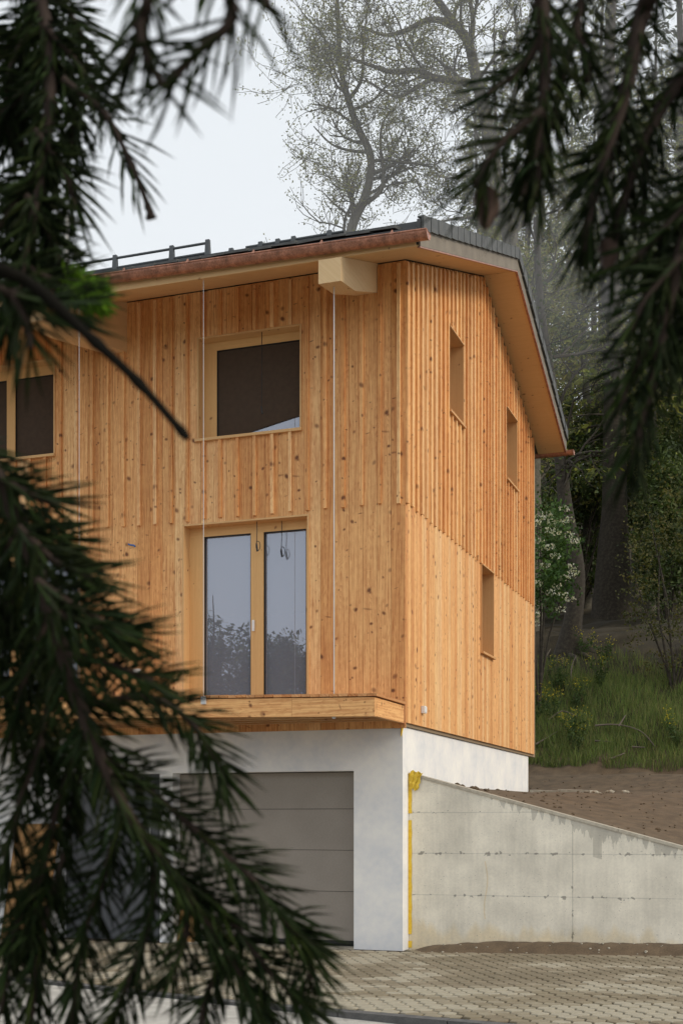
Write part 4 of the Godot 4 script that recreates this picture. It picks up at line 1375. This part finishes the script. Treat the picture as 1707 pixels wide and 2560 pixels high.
func smooth(p: Array, per: int) -> Array:
	var out := []
	for i in p.size() - 1:
		var a: Vector3 = p[maxi(i - 1, 0)]
		var b: Vector3 = p[i]
		var c: Vector3 = p[i + 1]
		var d: Vector3 = p[mini(i + 2, p.size() - 1)]
		for k in per:
			out.append(b.cubic_interpolate(c, a, d, float(k) / per))
	out.append(p[-1])
	return out

func limbed_tree(called: String, limbs: Array, label: String, o: Dictionary, every: float, bark := "oak_bark") -> void:
	var base: Vector3 = limbs[0][1][0]
	base.y = land(base.x, base.z) - 0.2
	var t := thing(called, base, label, "tree")
	var wood := MB.new()
	var crown := MB.new()
	for li in limbs.size():
		var r0: float = limbs[li][0]
		var src := []
		if li == 0:
			src.append(Vector3.ZERO)
		for q in limbs[li][1]:
			if q.y > base.y + 0.3:
				src.append(q - base)
		var p := smooth(src, 5)
		var rs := []
		for i in p.size():
			var f := float(i) / (p.size() - 1)
			rs.append(r0 * (1.0 - 0.72 * f) + (r0 * 0.5 * maxf(0.0, 1.0 - f * 9.0) if li == 0 else 0.0))
		wood.tube(p, rs, 8, true)
		var gone := 0.0
		for i in range(1, p.size()):
			gone += p[i].distance_to(p[i - 1])
			if gone > every and p[i].y + base.y > o.from:
				gone = 0.0
				var side := rv()
				side.y = side.y * 0.6 + 0.15
				var along: Vector3 = (p[i] - p[i - 1]).normalized()
				grow(wood, crown, p[i], (along * 0.4 + side).normalized(), o.reach * rf(0.5, 1.1), minf(rs[i] * 0.45, 0.05), o.depth, o)
	put(t, "trunk", wood, M[bark])
	put(t, "crown", crown, M.leaf)

# conifer: straight trunk, drooping boughs, foliage as many small flat sprays
func conifer(called: String, height: float, r0: float, clear: float, reach: float, per: int, cols: Array, label: String, group: String, gap := 0.22) -> Node3D:
	var t := thing(called, Vector3.ZERO, label, "tree", group)
	var wood := MB.new()
	var crown := MB.new()
	var pts := []
	var rs := []
	for i in 9:
		var f := i / 8.0
		pts.append(Vector3(0.10 * sin(i * 1.1), height * f - (0.4 if i == 0 else 0.0), 0.08 * cos(i * 1.7)))
		rs.append(r0 * (1.0 - 0.93 * f) + (r0 * 0.5 if i == 0 else 0.0))
	wood.tube(pts, rs, 9, true)
	var y := clear
	while y < height - 0.4:
		var f := (y - clear) / (height - clear)
		var l := reach * (1.0 - f * 0.85) * rf(0.55, 1.1)
		var a := rf(0, TAU)
		var d := Vector3(cos(a), rf(-0.15, 0.25), sin(a)).normalized()
		var side := d.cross(Vector3.UP).normalized()
		var bp := []
		var br := []
		for i in 5:
			var g := i / 4.0
			bp.append(Vector3(0, y, 0) + d * l * g + Vector3(0, -l * 0.22 * g * g + l * 0.10 * g * g * g, 0) + side * 0.08 * sin(g * 5.0 + a))
			br.append(0.035 * (1.0 - 0.85 * g) * clampf(l / 2.5, 0.3, 1.2))
		wood.tube(bp, br, 4, false)
		var cn := int(per * clampf(l / reach, 0.25, 1.0))
		for k in cn:
			var g := sqrt(rf(0.03, 1.0))
			var q: Vector3 = (bp[0] as Vector3).lerp(bp[4], g) + Vector3(0, -l * 0.12 * g * (1 - g), 0)
			var off := rf(-1, 1)
			q += side * off * l * 0.26 * (1.15 - g) + Vector3(0, -absf(off) * 0.14 - rf(0, 0.28), 0)
			crown.col = shade(cols[rng.randi() % cols.size()], 0.3)
			var ld := (d * rf(0.3, 1.0) + side * signf(off) * rf(0.2, 0.9) + Vector3(0, rf(-0.9, 0.05), 0)).normalized()
			crown.leaf(q, ld, (rv() + Vector3.UP * 0.3).normalized(), rf(0.16, 0.42), rf(0.03, 0.075))
		y += rf(0.5, 1.5) * gap
	put(t, "trunk", wood, M.bark)
	put(t, "crown", crown, M.leaf)
	return t

func leaf_cloud(b: MB, at: Vector3, rad: Vector3, clumps: int, each: int, size: float, cols: Array, cr := 0.28) -> void:
	for k in clumps:
		var d := rv() * pow(rf(0.1, 1.0), 0.4)
		var c := at + d * rad
		var col: Color = cols[rng.randi() % cols.size()]
		for j in each:
			b.col = shade(col, 0.28)
			b.leaf(c + rv() * cr * rf(0.1, 1.0), rv(), rv(), size * rf(0.6, 1.3), size * rf(0.25, 0.42))

func bush(called: String, at: Vector3, rad: Vector3, clumps: int, each: int, size: float, cols: Array, label: String, group := "") -> Node3D:
	var base := Vector3(at.x, land(at.x, at.z) - 0.1, at.z)
	var t := thing(called, base, label, "shrub", group)
	var w := MB.new()
	var c := at - base
	for k in 9:
		var e := c + rv() * rad * 0.75
		var m := e * 0.5 + Vector3(rf(-0.2, 0.2), 0.1, rf(-0.2, 0.2))
		w.tube([Vector3(rf(-0.1, 0.1), 0, rf(-0.1, 0.1)), m, e], [0.035, 0.025, 0.006], 5, false)
	put(t, "stems", w, M.bark)
	var b := MB.new()
	leaf_cloud(b, c, rad, clumps, each, size, cols)
	put(t, "crown", b, M.leaf)
	return t

# spruce boughs hanging close by: wood, needles set all round each twig
func needles(b: MB, p: Array, dens: float, length: float, full: float) -> void:
	var acc := 0.0
	var total := 0.0
	for i in p.size() - 1:
		total += p[i].distance_to(p[i + 1])
	var run := 0.0
	var turn := rf(0, TAU)
	var old := [Color(0.020, 0.031, 0.011), Color(0.018, 0.028, 0.010), Color(0.024, 0.037, 0.012), Color(0.021, 0.029, 0.013)]
	for i in p.size() - 1:
		var a: Vector3 = p[i]
		var d: Vector3 = p[i + 1] - a
		var l := d.length()
		d /= l
		# needles part to the two sides of a drooping twig
		var s := d.cross(Vector3(0.33, 0.25, 0.91)).normalized()
		var u := s.cross(d).normalized() * 0.55
		acc += l * dens * full
		while acc > 0.0:
			acc -= 1.0
			var f := rf(0, 1)
			turn += 2.4 + rf(-0.4, 0.4)
			var rad := s * cos(turn) + u * sin(turn)
			var g := (run + f * l) / total
			var lean := lerpf(0.95, 0.32, pow(g, 3.0)) + rf(-0.2, 0.2)
			var dir := (d * cos(lean) + rad * sin(lean)).normalized()
			b.col = shade(old[rng.randi() % 4], 0.3)
			needle(b, a + d * l * f + rad * 0.0012, dir, d, length * rf(0.7, 1.15))
		run += l

func needle(b: MB, p: Vector3, dir: Vector3, bend: Vector3, l: float) -> void:
	var s := dir.cross(bend if absf(dir.dot(bend)) < 0.95 else Vector3.UP).normalized()
	var u := s.cross(dir)
	var w := 0.0006
	var m := p + dir * l * 0.55
	var e := m + (dir + bend * 0.35 + Vector3(0, 0.08, 0)).normalized() * l * 0.45
	var i := b.v.size()
	for q in [p, m]:
		b.vert(q + s * w, s); b.vert(q + (u * 0.8 - s * 0.5) * w, u); b.vert(q - (u * 0.8 + s * 0.5) * w, -u)
		w = 0.00078
	b.vert(e, dir)
	for k in 3:
		var n := (k + 1) % 3
		b.tri(i + k, i + 3 + k, i + n); b.tri(i + n, i + 3 + k, i + 3 + n); b.tri(i + 3 + k, i + 6, i + 3 + n)

func spruce(called: String, at: Vector3, rows: Array, label: String, dens: float) -> void:
	var t := thing(called, at, label, "tree")
	var tr := MB.new()
	tr.tube([Vector3(0, -0.1, 0), Vector3(0.01, 1.2, 0), Vector3(-0.01, 2.6, 0.01), Vector3(0, 4.4, 0)], [0.15, 0.12, 0.10, 0.07], 12)
	put(t, "trunk", tr, M.bark)
	var bough: MeshInstance3D = null
	for row in rows:
		var kind: String = row[0]
		var src := []
		for q in row[2]:
			src.append(q - at)
		var main := kind.begins_with("stem") or kind == "dead"
		if main:
			var first: Vector3 = src[0]
			src.push_front(Vector3(0, first.y + 0.12, 0))
		var p := smooth(src, 6)
		var w := MB.new()
		var r := []
		for i in p.size():
			var g := float(i) / (p.size() - 1)
			if kind == "dead":
				r.append(lerpf(0.0025, 0.0012, g) + (0.0005 if i % 5 == 0 else 0.0))
			elif kind == "stem2":
				r.append(lerpf(0.0032, 0.0010, pow(g, 0.6)))
			elif main:
				r.append(lerpf(0.007, 0.0013, pow(g, 0.6)))
			else:
				r.append(lerpf(0.0017, 0.0010, g))
		if kind == "bare":
			# knobbly tip of a twig that has lost its needles
			for i in r.size():
				r[i] = 0.0012 + (0.0006 if i % 7 == 0 else 0.0)
			r[-1] = 0.0026
			r[-2] = 0.0022
		w.tube(p, r, 7)
		if main:
			bough = put(t, "bough", w, M.dead_twig if kind == "dead" else M.twig)
		else:
			put(bough, "twig", w, M.twig)
		if row[1] > 0.0:
			var b := MB.new()
			var skip := p.slice(int(p.size() * 0.25)) if main else p
			if kind == "bare":
				skip = p.slice(0, int(p.size() * 0.72))
			needles(b, skip, dens, 0.0235, row[1])
			stuff(put(bough, "needles", b, M.needle))
	return

func young_shoot(tree: Node3D, at: Vector3, dir: Vector3) -> void:
	var b := MB.new()
	for k in 420:
		var f := rf(0, 1)
		var rad := (rv() - dir * 0.2).normalized()
		b.col = shade(Color(0.10, 0.20, 0.018), 0.3)
		needle(b, at - tree.position + dir * 0.016 * f, (dir * 0.8 + rad).normalized(), dir, rf(0.007, 0.012))
	stuff(put(tree, "young_shoot", b, M.needle))

func bud(tree: Node3D, at: Vector3, l: float, r: float) -> void:
	var b := MB.new()
	var q := at - tree.position
	b.tube([q, q + Vector3(0, -l * 0.2, 0), q + Vector3(0.001, -l * 0.6, 0), q + Vector3(0, -l * 0.9, 0), q + Vector3(0, -l, 0)], [r * 0.4, r, r * 0.9, r * 0.45, r * 0.1], 8)
	put(tree, "cone", b, M.cone)

func build_near_spruces() -> void:
	M.cone = smat(lin(0.06, 0.03, 0.018), 0.8)
	spruce("spruce_tree", Vector3(3.09, 0.0, 14.48), SPRUCE_LEFT, "dark spruce whose boughs carry a bright green young shoot and a bare dead twig", 1600.0)
	var a: Node3D = get_node("spruce_tree")
	young_shoot(a, Vector3(4.233, 1.825, 14.467), Vector3(0.75, -0.5, -0.25).normalized())
	
	spruce("spruce_tree", Vector3(5.45, 0.0, 13.65), SPRUCE_RIGHT, "dark spruce whose hanging boughs carry small brown cones", 1250.0)
	var c: Node3D = get_node("spruce_tree2") if has_node("spruce_tree2") else get_child(get_child_count() - 1)
	c.name = "spruce_tree_001"
	bud(c, Vector3(4.410, 1.836, 14.463), 0.016, 0.005)
	bud(c, Vector3(4.448, 1.832, 14.413), 0.013, 0.004)

const GREEN := [Color(0.055, 0.085, 0.022), Color(0.075, 0.11, 0.025), Color(0.04, 0.062, 0.02), Color(0.10, 0.125, 0.03)]
const SPRING := [Color(0.32, 0.33, 0.08), Color(0.26, 0.28, 0.07), Color(0.34, 0.30, 0.10), Color(0.20, 0.19, 0.08)]
const CONIFER := [Color(0.035, 0.052, 0.018), Color(0.05, 0.07, 0.02), Color(0.085, 0.105, 0.024), Color(0.028, 0.04, 0.016)]
const CONIFER_TIP := [Color(0.06, 0.08, 0.02), Color(0.13, 0.15, 0.026), Color(0.22, 0.235, 0.035), Color(0.045, 0.06, 0.018)]

func build_wood() -> void:
	var oak := {"wander": 0.42, "lift": 0.10, "leaves": 13, "spread": 0.11, "colors": SPRING, "size": 0.068, "least": 0.0075, "forks": 6, "depth": 2, "reach": 1.9, "from": 9.0}
	limbed_tree("oak_tree", OAK, "slender oak in young leaf rising behind the house roof", oak, 0.42)
	limbed_tree("oak_tree", OAK2, "stout oak with a long bent limb reaching over the house roof", oak, 0.42)
	limbed_tree("beech_tree", BEECH, "leaning grey trunk on a root mound behind the house corner", {"wander": 0.35, "lift": 0.05, "leaves": 9, "spread": 0.25, "colors": GREEN, "size": 0.11, "forks": 4, "depth": 2, "reach": 2.2, "from": 9.5}, 0.5, "bark")
	# bare roots and litter on the mound at its foot
	var be: Node3D = get_node("beech_tree")
	for k in 7:
		var rt := MB.new()
		var an := -0.6 + 0.55 * k
		var dd := Vector3(cos(an), 0, sin(an))
		var pts := []
		for j in 5:
			var q := dd * 0.28 * j + Vector3(0.05 * sin(j * 2.0 + k), 0, 0.05 * cos(j * 1.3 + k))
			var gx := be.position + q
			pts.append(Vector3(q.x, land(gx.x, gx.z) - be.position.y + (0.22 if j == 0 else 0.05 - 0.02 * j), q.z))
		rt.tube(pts, [0.12, 0.075, 0.05, 0.035, 0.015], 6)
		put(be, "root", rt, M.bark)
	# the big fir, then the hazy conifers deeper in the wood
	var big := conifer("fir_tree", 24.0, 0.40, 4.2, 3.4, 105, CONIFER_TIP, "tall fir with a thick straight trunk above the bank", "", 0.26)
	big.position = Vector3(-0.32, land(-0.32, -21.0), -21.0)
	var protos := []
	for k in 3:
		protos.append(conifer("conifer", 22.0 + 2.0 * k, 0.24, 2.0 + k, 2.6 + 0.3 * k, 95, CONIFER if k else CONIFER_TIP, "hazy conifer deep in the wood behind the house", "conifers deep in the wood"))
	var spots := [Vector3(-4.2, 0, -29), Vector3(-2.0, 0, -31), Vector3(0.9, 0, -28), Vector3(-6.3, 0, -33), Vector3(2.0, 0, -24), Vector3(-0.6, 0, -36), Vector3(-8.2, 0, -38), Vector3(2.6, 0, -33), Vector3(-3.6, 0, -40), Vector3(0.4, 0, -44), Vector3(-9.6, 0, -44), Vector3(-1.6, 0, -48), Vector3(-5.6, 0, -46), Vector3(3.0, 0, -40)]
	for i in spots.size():
		var o: Node3D = protos[i] if i < 3 else protos[i % 3].duplicate()
		if i >= 3:
			o.name = "conifer_%03d" % (i - 2)
			add_child(o)
		else:
			o.name = "conifer" if i == 0 else "conifer_%03d" % (20 + i)
		var s: Vector3 = spots[i]
		o.position = Vector3(s.x, land(s.x, s.z) - 0.1, s.z)
		o.rotation.y = i * 1.7
		o.scale = Vector3.ONE * rf(0.85, 1.12)
	# mist standing between the trees
	var mist := FogVolume.new()
	mist.name = "mist"
	mist.size = Vector3(60, 40, 6.5)
	mist.position = Vector3(-4, 31.5, -12.6)
	var fm := FogMaterial.new()
	fm.density = 0.029
	fm.albedo = Color(1, 1, 1)
	mist.material = fm
	add_child(mist)
	stuff(mist)
	# broad-leaved trees in thin spring leaf between the conifers
	var thin := [[Vector3(-3.2, 0, -26.0), 15.0, 2.4], [Vector3(-0.4, 0, -27.5), 17.0, 2.6], [Vector3(1.5, 0, -24.5), 14.0, 2.2], [Vector3(-5.8, 0, -28.0), 13.0, 2.4], [Vector3(-7.6, 0, -31.0), 14.0, 2.4], [Vector3(0.9, 0, -31.0), 19.0, 2.8], [Vector3(-2.0, 0, -33.0), 20.0, 2.9], [Vector3(-4.6, 0, -34.0), 18.0, 2.8], [Vector3(-2.5, 0, -21.5), 9.5, 2.0], [Vector3(-1.5, 0, -24.0), 11.5, 2.2], [Vector3(-3.6, 0, -23.5), 11.0, 2.2], [Vector3(0.6, 0, -22.0), 10.5, 1.9]]
	for k in thin.size():
		var q: Vector3 = thin[k][0]
		var hh: float = thin[k][1]
		var wd: float = thin[k][2]
		var tr := thing("maple_tree", Vector3(q.x, land(q.x, q.z) - 0.1, q.z), "tree in thin olive spring leaf among the conifers behind the house", "tree", "thin spring trees in the wood")
		var tw := MB.new()
		var tl := MB.new()
		tw.tube([Vector3.ZERO, Vector3(0.2, hh * 0.4, 0.1), Vector3(-0.1, hh * 0.75, 0), Vector3(0.1, hh, 0)], [0.2, 0.15, 0.09, 0.02], 7)
		for j in 26:
			var y0 := hh * rf(0.2, 0.92)
			grow(tw, tl, Vector3(0, y0, 0), Vector3(rf(-1, 1), rf(0.1, 0.7), rf(-1, 1)).normalized(), wd * rf(0.5, 1.0) * (1.2 - 0.6 * y0 / hh), 0.035, 2, {"wander": 0.4, "lift": 0.06, "leaves": 13, "spread": 0.28, "colors": SPRING, "size": 0.12, "forks": 4})
		put(tr, "trunk", tw, M.oak_bark)
		put(tr, "crown", tl, M.leaf)
	# undergrowth
	bush("blossoming_shrub", Vector3(-0.95, 7.3, -13.4), Vector3(1.0, 1.5, 0.9), 190, 22, 0.11, [Color(0.06, 0.12, 0.025), Color(0.09, 0.16, 0.035), Color(0.045, 0.09, 0.02)], "leafy green shrub with white blossom behind the house corner")
	var sh: Node3D = get_node("blossoming_shrub")
	for k in 30:
		var f := MB.new()
		var d := rv()
		d.x = absf(d.x)
		d.z = absf(d.z) * 0.8 + 0.2
		var c := Vector3(-0.95, 7.3, -13.4) - sh.position + d.normalized() * Vector3(1.05, 1.55, 0.95) * rf(0.75, 1.05)
		for j in 26:
			f.col = shade(Color(0.66, 0.64, 0.50), 0.12)
			f.leaf(c + rv() * Vector3(0.12, 0.06, 0.12), (rv() + Vector3.UP).normalized(), rv(), 0.05, 0.024)
		put(sh, "blossom", f, M.leaf)
	bush("hazel_bush", Vector3(2.0, 7.0, -14.2), Vector3(1.35, 2.4, 1.2), 260, 20, 0.075, [Color(0.10, 0.10, 0.025), Color(0.075, 0.08, 0.022), Color(0.13, 0.115, 0.03), Color(0.05, 0.06, 0.02)], "broad bush with small olive and yellow leaves on the bank")
	var under := [[Vector3(-2.6, 9.0, -18.5), Vector3(1.5, 1.9, 1.2)], [Vector3(-1.7, 10.2, -23.5), Vector3(1.6, 2.0, 1.3)], [Vector3(1.35, 9.2, -19.5), Vector3(0.95, 2.2, 1.1)], [Vector3(-1.6, 12.0, -22.5), Vector3(1.9, 2.0, 1.4)], [Vector3(2.0, 11.0, -21.0), Vector3(1.6, 2.8, 1.3)], [Vector3(-4.6, 11.0, -24.0), Vector3(2.2, 2.2, 1.5)], [Vector3(0.6, 12.5, -26.0), Vector3(2.0, 2.5, 1.5)], [Vector3(-2.4, 13.2, -27.5), Vector3(2.2, 2.0, 1.5)]]
	for i in under.size():
		bush("undergrowth_bush", under[i][0], under[i][1], 330, 24, 0.13, GREEN, "dark green bush filling the shade under the trees", "bushes under the trees")
	# grass on the bank: one mass
	var g := MB.new()
	for k in 52000:
		var x := rf(-2.2, 4.4)
		var z := -11.15 - 5.2 * pow(rf(0, 1), 1.2)
		var p := Vector3(x, land(x, z) - 0.02, z)
		if z < -14.3 and rng.randf() < (-14.3 - z) * 0.62 - 0.1 * sin(x * 3.0):
			continue
		if z > -11.6 and rng.randf() < 0.45:
			continue
		g.col = shade([Color(0.145, 0.21, 0.036), Color(0.18, 0.245, 0.05), Color(0.11, 0.165, 0.036), Color(0.24, 0.235, 0.08)][rng.randi() % 4], 0.3)
		var h := rf(0.10, 0.34)
		var lean := Vector3(rf(-0.3, 0.3), 1.0, rf(-0.25, 0.35)).normalized()
		var s := Vector3(rf(-1, 1), 0, rf(-1, 1)).normalized() * rf(0.003, 0.0065)
		var m := p + lean * h * 0.6
		var e := m + (lean + Vector3(rf(-0.5, 0.5), -0.2, rf(-0.3, 0.5))).normalized() * h * 0.45
		var nn := (Vector3(0, 0.4, 1) + rv() * 0.5).normalized()
		var i := g.v.size()
		g.vert(p - s, nn); g.vert(p + s, nn); g.vert(m + s * 0.8, nn); g.vert(m - s * 0.8, nn); g.vert(e, nn)
		g.tri(i, i + 1, i + 2); g.tri(i, i + 2, i + 3); g.tri(i + 3, i + 2, i + 4)
	stuff(tag(put(self, "grass", g, M.leaf), "long green grass covering the bank above the bare soil", "grass"))
	# weeds with yellow flowers
	var weeds := [Vector3(-0.62, 0, -14.3), Vector3(-0.1, 0, -13.6), Vector3(0.35, 0, -14.2), Vector3(-0.78, 0, -12.7), Vector3(0.19, 0, -11.9), Vector3(-0.45, 0, -12.9), Vector3(2.25, 0, -11.8), Vector3(0.25, 0, -15.6), Vector3(-0.3, 0, -15.9), Vector3(-0.95, 0, -13.4), Vector3(0.05, 0, -12.3)]
	for k in weeds.size():
		weed(weeds[k], 0.75 if k < 7 else 0.55)
	# fallen and broken branches
	var falls := [[Vector3(0.51, 3.60, -12.35), Vector3(0.82, 3.62, -12.40), Vector3(1.14, 3.58, -12.36), Vector3(1.52, 3.42, -12.08), Vector3(1.81, 3.10, -11.74)], [Vector3(0.58, 3.25, -11.88), Vector3(0.95, 3.22, -11.86)], [Vector3(1.36, 3.10, -11.70), Vector3(1.62, 3.08, -11.66)], [Vector3(-0.66, 3.20, -11.86), Vector3(-0.28, 3.48, -12.24)], [Vector3(-0.30, 4.50, -14.30), Vector3(-0.36, 5.10, -14.6), Vector3(-0.28, 5.42, -14.8)], [Vector3(-1.22, 5.30, -15.4), Vector3(-1.04, 5.72, -15.7)], [Vector3(0.98, 2.84, -11.26), Vector3(1.25, 2.96, -11.42)], [Vector3(-0.55, 3.78, -12.76), Vector3(-0.29, 3.98, -12.95), Vector3(0.06, 3.84, -12.84)], [Vector3(1.00, 3.58, -12.38), Vector3(1.13, 3.82, -12.5)]]
	for k in falls.size():
		var b := MB.new()
		var p := smooth(falls[k], 4)
		var r := []
		for i in p.size():
			r.append(lerpf(0.022, 0.007, float(i) / p.size()))
		b.tube(p, r, 6)
		tag(put(self, "dead_branch", b, M.dead), "bleached dead branch lying in the bank grass", "branch", "dead branches on the bank")

func weed(at: Vector3, h: float) -> void:
	at.y = land(at.x, at.z) - 0.02
	var t := thing("flowering_weed", at, "weed with a loose head of small yellow flowers on the bank", "plant", "yellow weeds on the bank")
	var s := MB.new()
	var f := MB.new()
	s.col = Color(0.07, 0.11, 0.03)
	for k in 9:
		var e := Vector3(rf(-0.32, 0.32), h * rf(0.7, 1.1), rf(-0.25, 0.25))
		var st := Vector3(rf(-0.08, 0.08), 0, rf(-0.08, 0.08))
		s.col = shade(Color(0.07, 0.11, 0.03))
		s.tube([st, (st + e) * 0.5 + rv() * 0.03, e], [0.006, 0.005, 0.003], 3, false)
		for j in 16:
			s.col = shade(Color(0.06, 0.10, 0.025))
			s.leaf(st.lerp(e, rf(0.1, 0.85)) + rv() * 0.03, rv(), rv(), rf(0.06, 0.14), 0.02)
		for j in 8:
			f.col = shade(Color(0.50, 0.42, 0.03), 0.25)
			f.leaf(e + rv() * Vector3(0.07, 0.09, 0.07), rv(), rv(), 0.032, 0.014)
	put(t, "stems", s, M.leaf)
	stuff(put(t, "flowers", f, M.leaf))

# trees across the street: the balcony door mirrors them
func build_mirrored_trees() -> void:
	var spots := [[-14.6, 25.0, 9.4, true], [-13.6, 26.5, 9.0, false], [-15.2, 27.0, 9.2, false], [-12.2, 26.0, 8.4, false], [-11.2, 27.5, 8.6, false], [-17.5, 26.0, 9.0, true], [-10.4, 25.5, 8.4, true], [-8.4, 28.0, 8.2, false], [-21.0, 25.0, 9.0, false], [-9.2, 24.0, 6.6, false], [-15.9, 24.0, 6.8, false]]
	for s in spots:
		if s[3]:
			var c := conifer("roadside_conifer", s[2], 0.2, 0.5, 2.7, 70, CONIFER, "dark conifer across the street from the house", "conifers across the street", 0.13)
			c.position = Vector3(s[0], 0.0, s[1])
			continue
		var t := thing("roadside_tree", Vector3(s[0], 0, s[1]), "leafy tree across the street from the house", "tree", "leafy trees across the street")
		var w := MB.new()
		var l := MB.new()
		w.tube([Vector3(0, -0.2, 0), Vector3(0.1, s[2] * 0.4, 0), Vector3(0, s[2] * 0.85, 0)], [0.2, 0.14, 0.04], 8)
		for j in 34:
			var y0: float = s[2] * rf(0.05, 0.8)
			grow(w, l, Vector3(0, y0, 0), Vector3(rf(-1, 1), rf(0.1, 0.9), rf(-1, 1)).normalized(), 1.7 * rf(0.6, 1.0) * (1.3 - 0.7 * y0 / s[2]), 0.04, 2, {"wander": 0.35, "lift": 0.08, "leaves": 20, "spread": 0.3, "colors": CONIFER, "size": 0.17, "forks": 4})
		put(t, "trunk", w, M.bark)
		put(t, "crown", l, M.foliage)

func build_leftovers() -> void:
	var p := MB.new()
	p.block([Vector3(-3.10, 0.012, -0.10), Vector3(-2.86, 0.012, -0.10), Vector3(-2.86, 0.012, -0.085), Vector3(-3.10, 0.012, -0.085), Vector3(-3.10, 0.42, -0.19), Vector3(-2.86, 0.42, -0.19), Vector3(-2.86, 0.42, -0.175), Vector3(-3.10, 0.42, -0.175)])
	tag(put(self, "chipboard_offcut", p, M.osb), "small chipboard offcut leaning against the grey garage door", "board")
	var q := MB.new()
	q.block([Vector3(-5.45, 0.0, 0.42), Vector3(-4.78, 0.0, 0.42), Vector3(-4.78, 0.0, 0.44), Vector3(-5.45, 0.0, 0.44), Vector3(-5.45, 1.55, 0.04), Vector3(-4.78, 1.55, 0.04), Vector3(-4.78, 1.55, 0.06), Vector3(-5.45, 1.55, 0.06)])
	tag(put(self, "chipboard_sheet", q, M.osb), "large chipboard sheet leaning on the white plinth", "board")

func _ready() -> void:
	rng.seed = 20240518
	# camera: level, lens shifted up
	var cam := Camera3D.new()
	cam.name = "camera"
	add_child(cam)
	var at := CameraAttributesPhysical.new()
	at.frustum_focal_length = 45.0
	at.exposure_aperture = 22.0
	at.frustum_focus_distance = 16.5
	at.frustum_near = 0.05
	at.frustum_far = 400.0
	cam.attributes = at
	cam.projection = Camera3D.PROJECTION_FRUSTUM
	cam.near = 0.05
	cam.far = 400.0
	cam.size = 0.05 * 2560.0 / 3190.0
	cam.frustum_offset = Vector2(0.0, 0.05 * (2050.0 - 1280.0) / 3190.0)
	cam.position = Vector3(4.519, 1.6, 14.929)
	cam.rotation_degrees = Vector3(0, 19.58, 0)
	# bright overcast sky
	var env := Environment.new()
	env.background_mode = Environment.BG_SKY
	var sky := Sky.new()
	var sm := ProceduralSkyMaterial.new()
	sm.sky_top_color = Color(0.783, 0.803, 0.822)
	sm.sky_horizon_color = Color(0.795, 0.809, 0.82)
	sm.sky_curve = 0.2
	sm.ground_bottom_color = Color(0.55, 0.54, 0.52)
	sm.ground_horizon_color = Color(0.6, 0.61, 0.62)
	sm.sun_angle_max = 1.0
	sky.sky_material = sm
	env.sky = sky
	env.background_energy_multiplier = 1.0
	env.tonemap_mode = Environment.TONE_MAPPER_LINEAR
	env.tonemap_exposure = 1.66
	env.volumetric_fog_enabled = true
	env.volumetric_fog_density = 0.0
	env.sdfgi_enabled = true
	env.ssao_enabled = true
	env.ssil_enabled = true
	var we := WorldEnvironment.new()
	we.name = "environment"
	we.environment = env
	add_child(we)
	# veiled sun, high on the gable side
	var sun := DirectionalLight3D.new()
	sun.name = "sun"
	sun.light_color = Color(1.0, 0.955, 0.88)
	sun.light_energy = 0.37
	sun.light_angular_distance = 16.0
	sun.shadow_enabled = true
	add_child(sun)
	sun.look_at_from_position(Vector3(8.0, 5.2, 0.7), Vector3.ZERO)
	make_materials()
	print("materials ", Time.get_ticks_msec())
	build_ground()
	build_house()
	print("house ", Time.get_ticks_msec())
	build_wood()
	print("wood ", Time.get_ticks_msec())
	build_mirrored_trees()
	build_leftovers()
	build_near_spruces()
	print("done ", Time.get_ticks_msec())
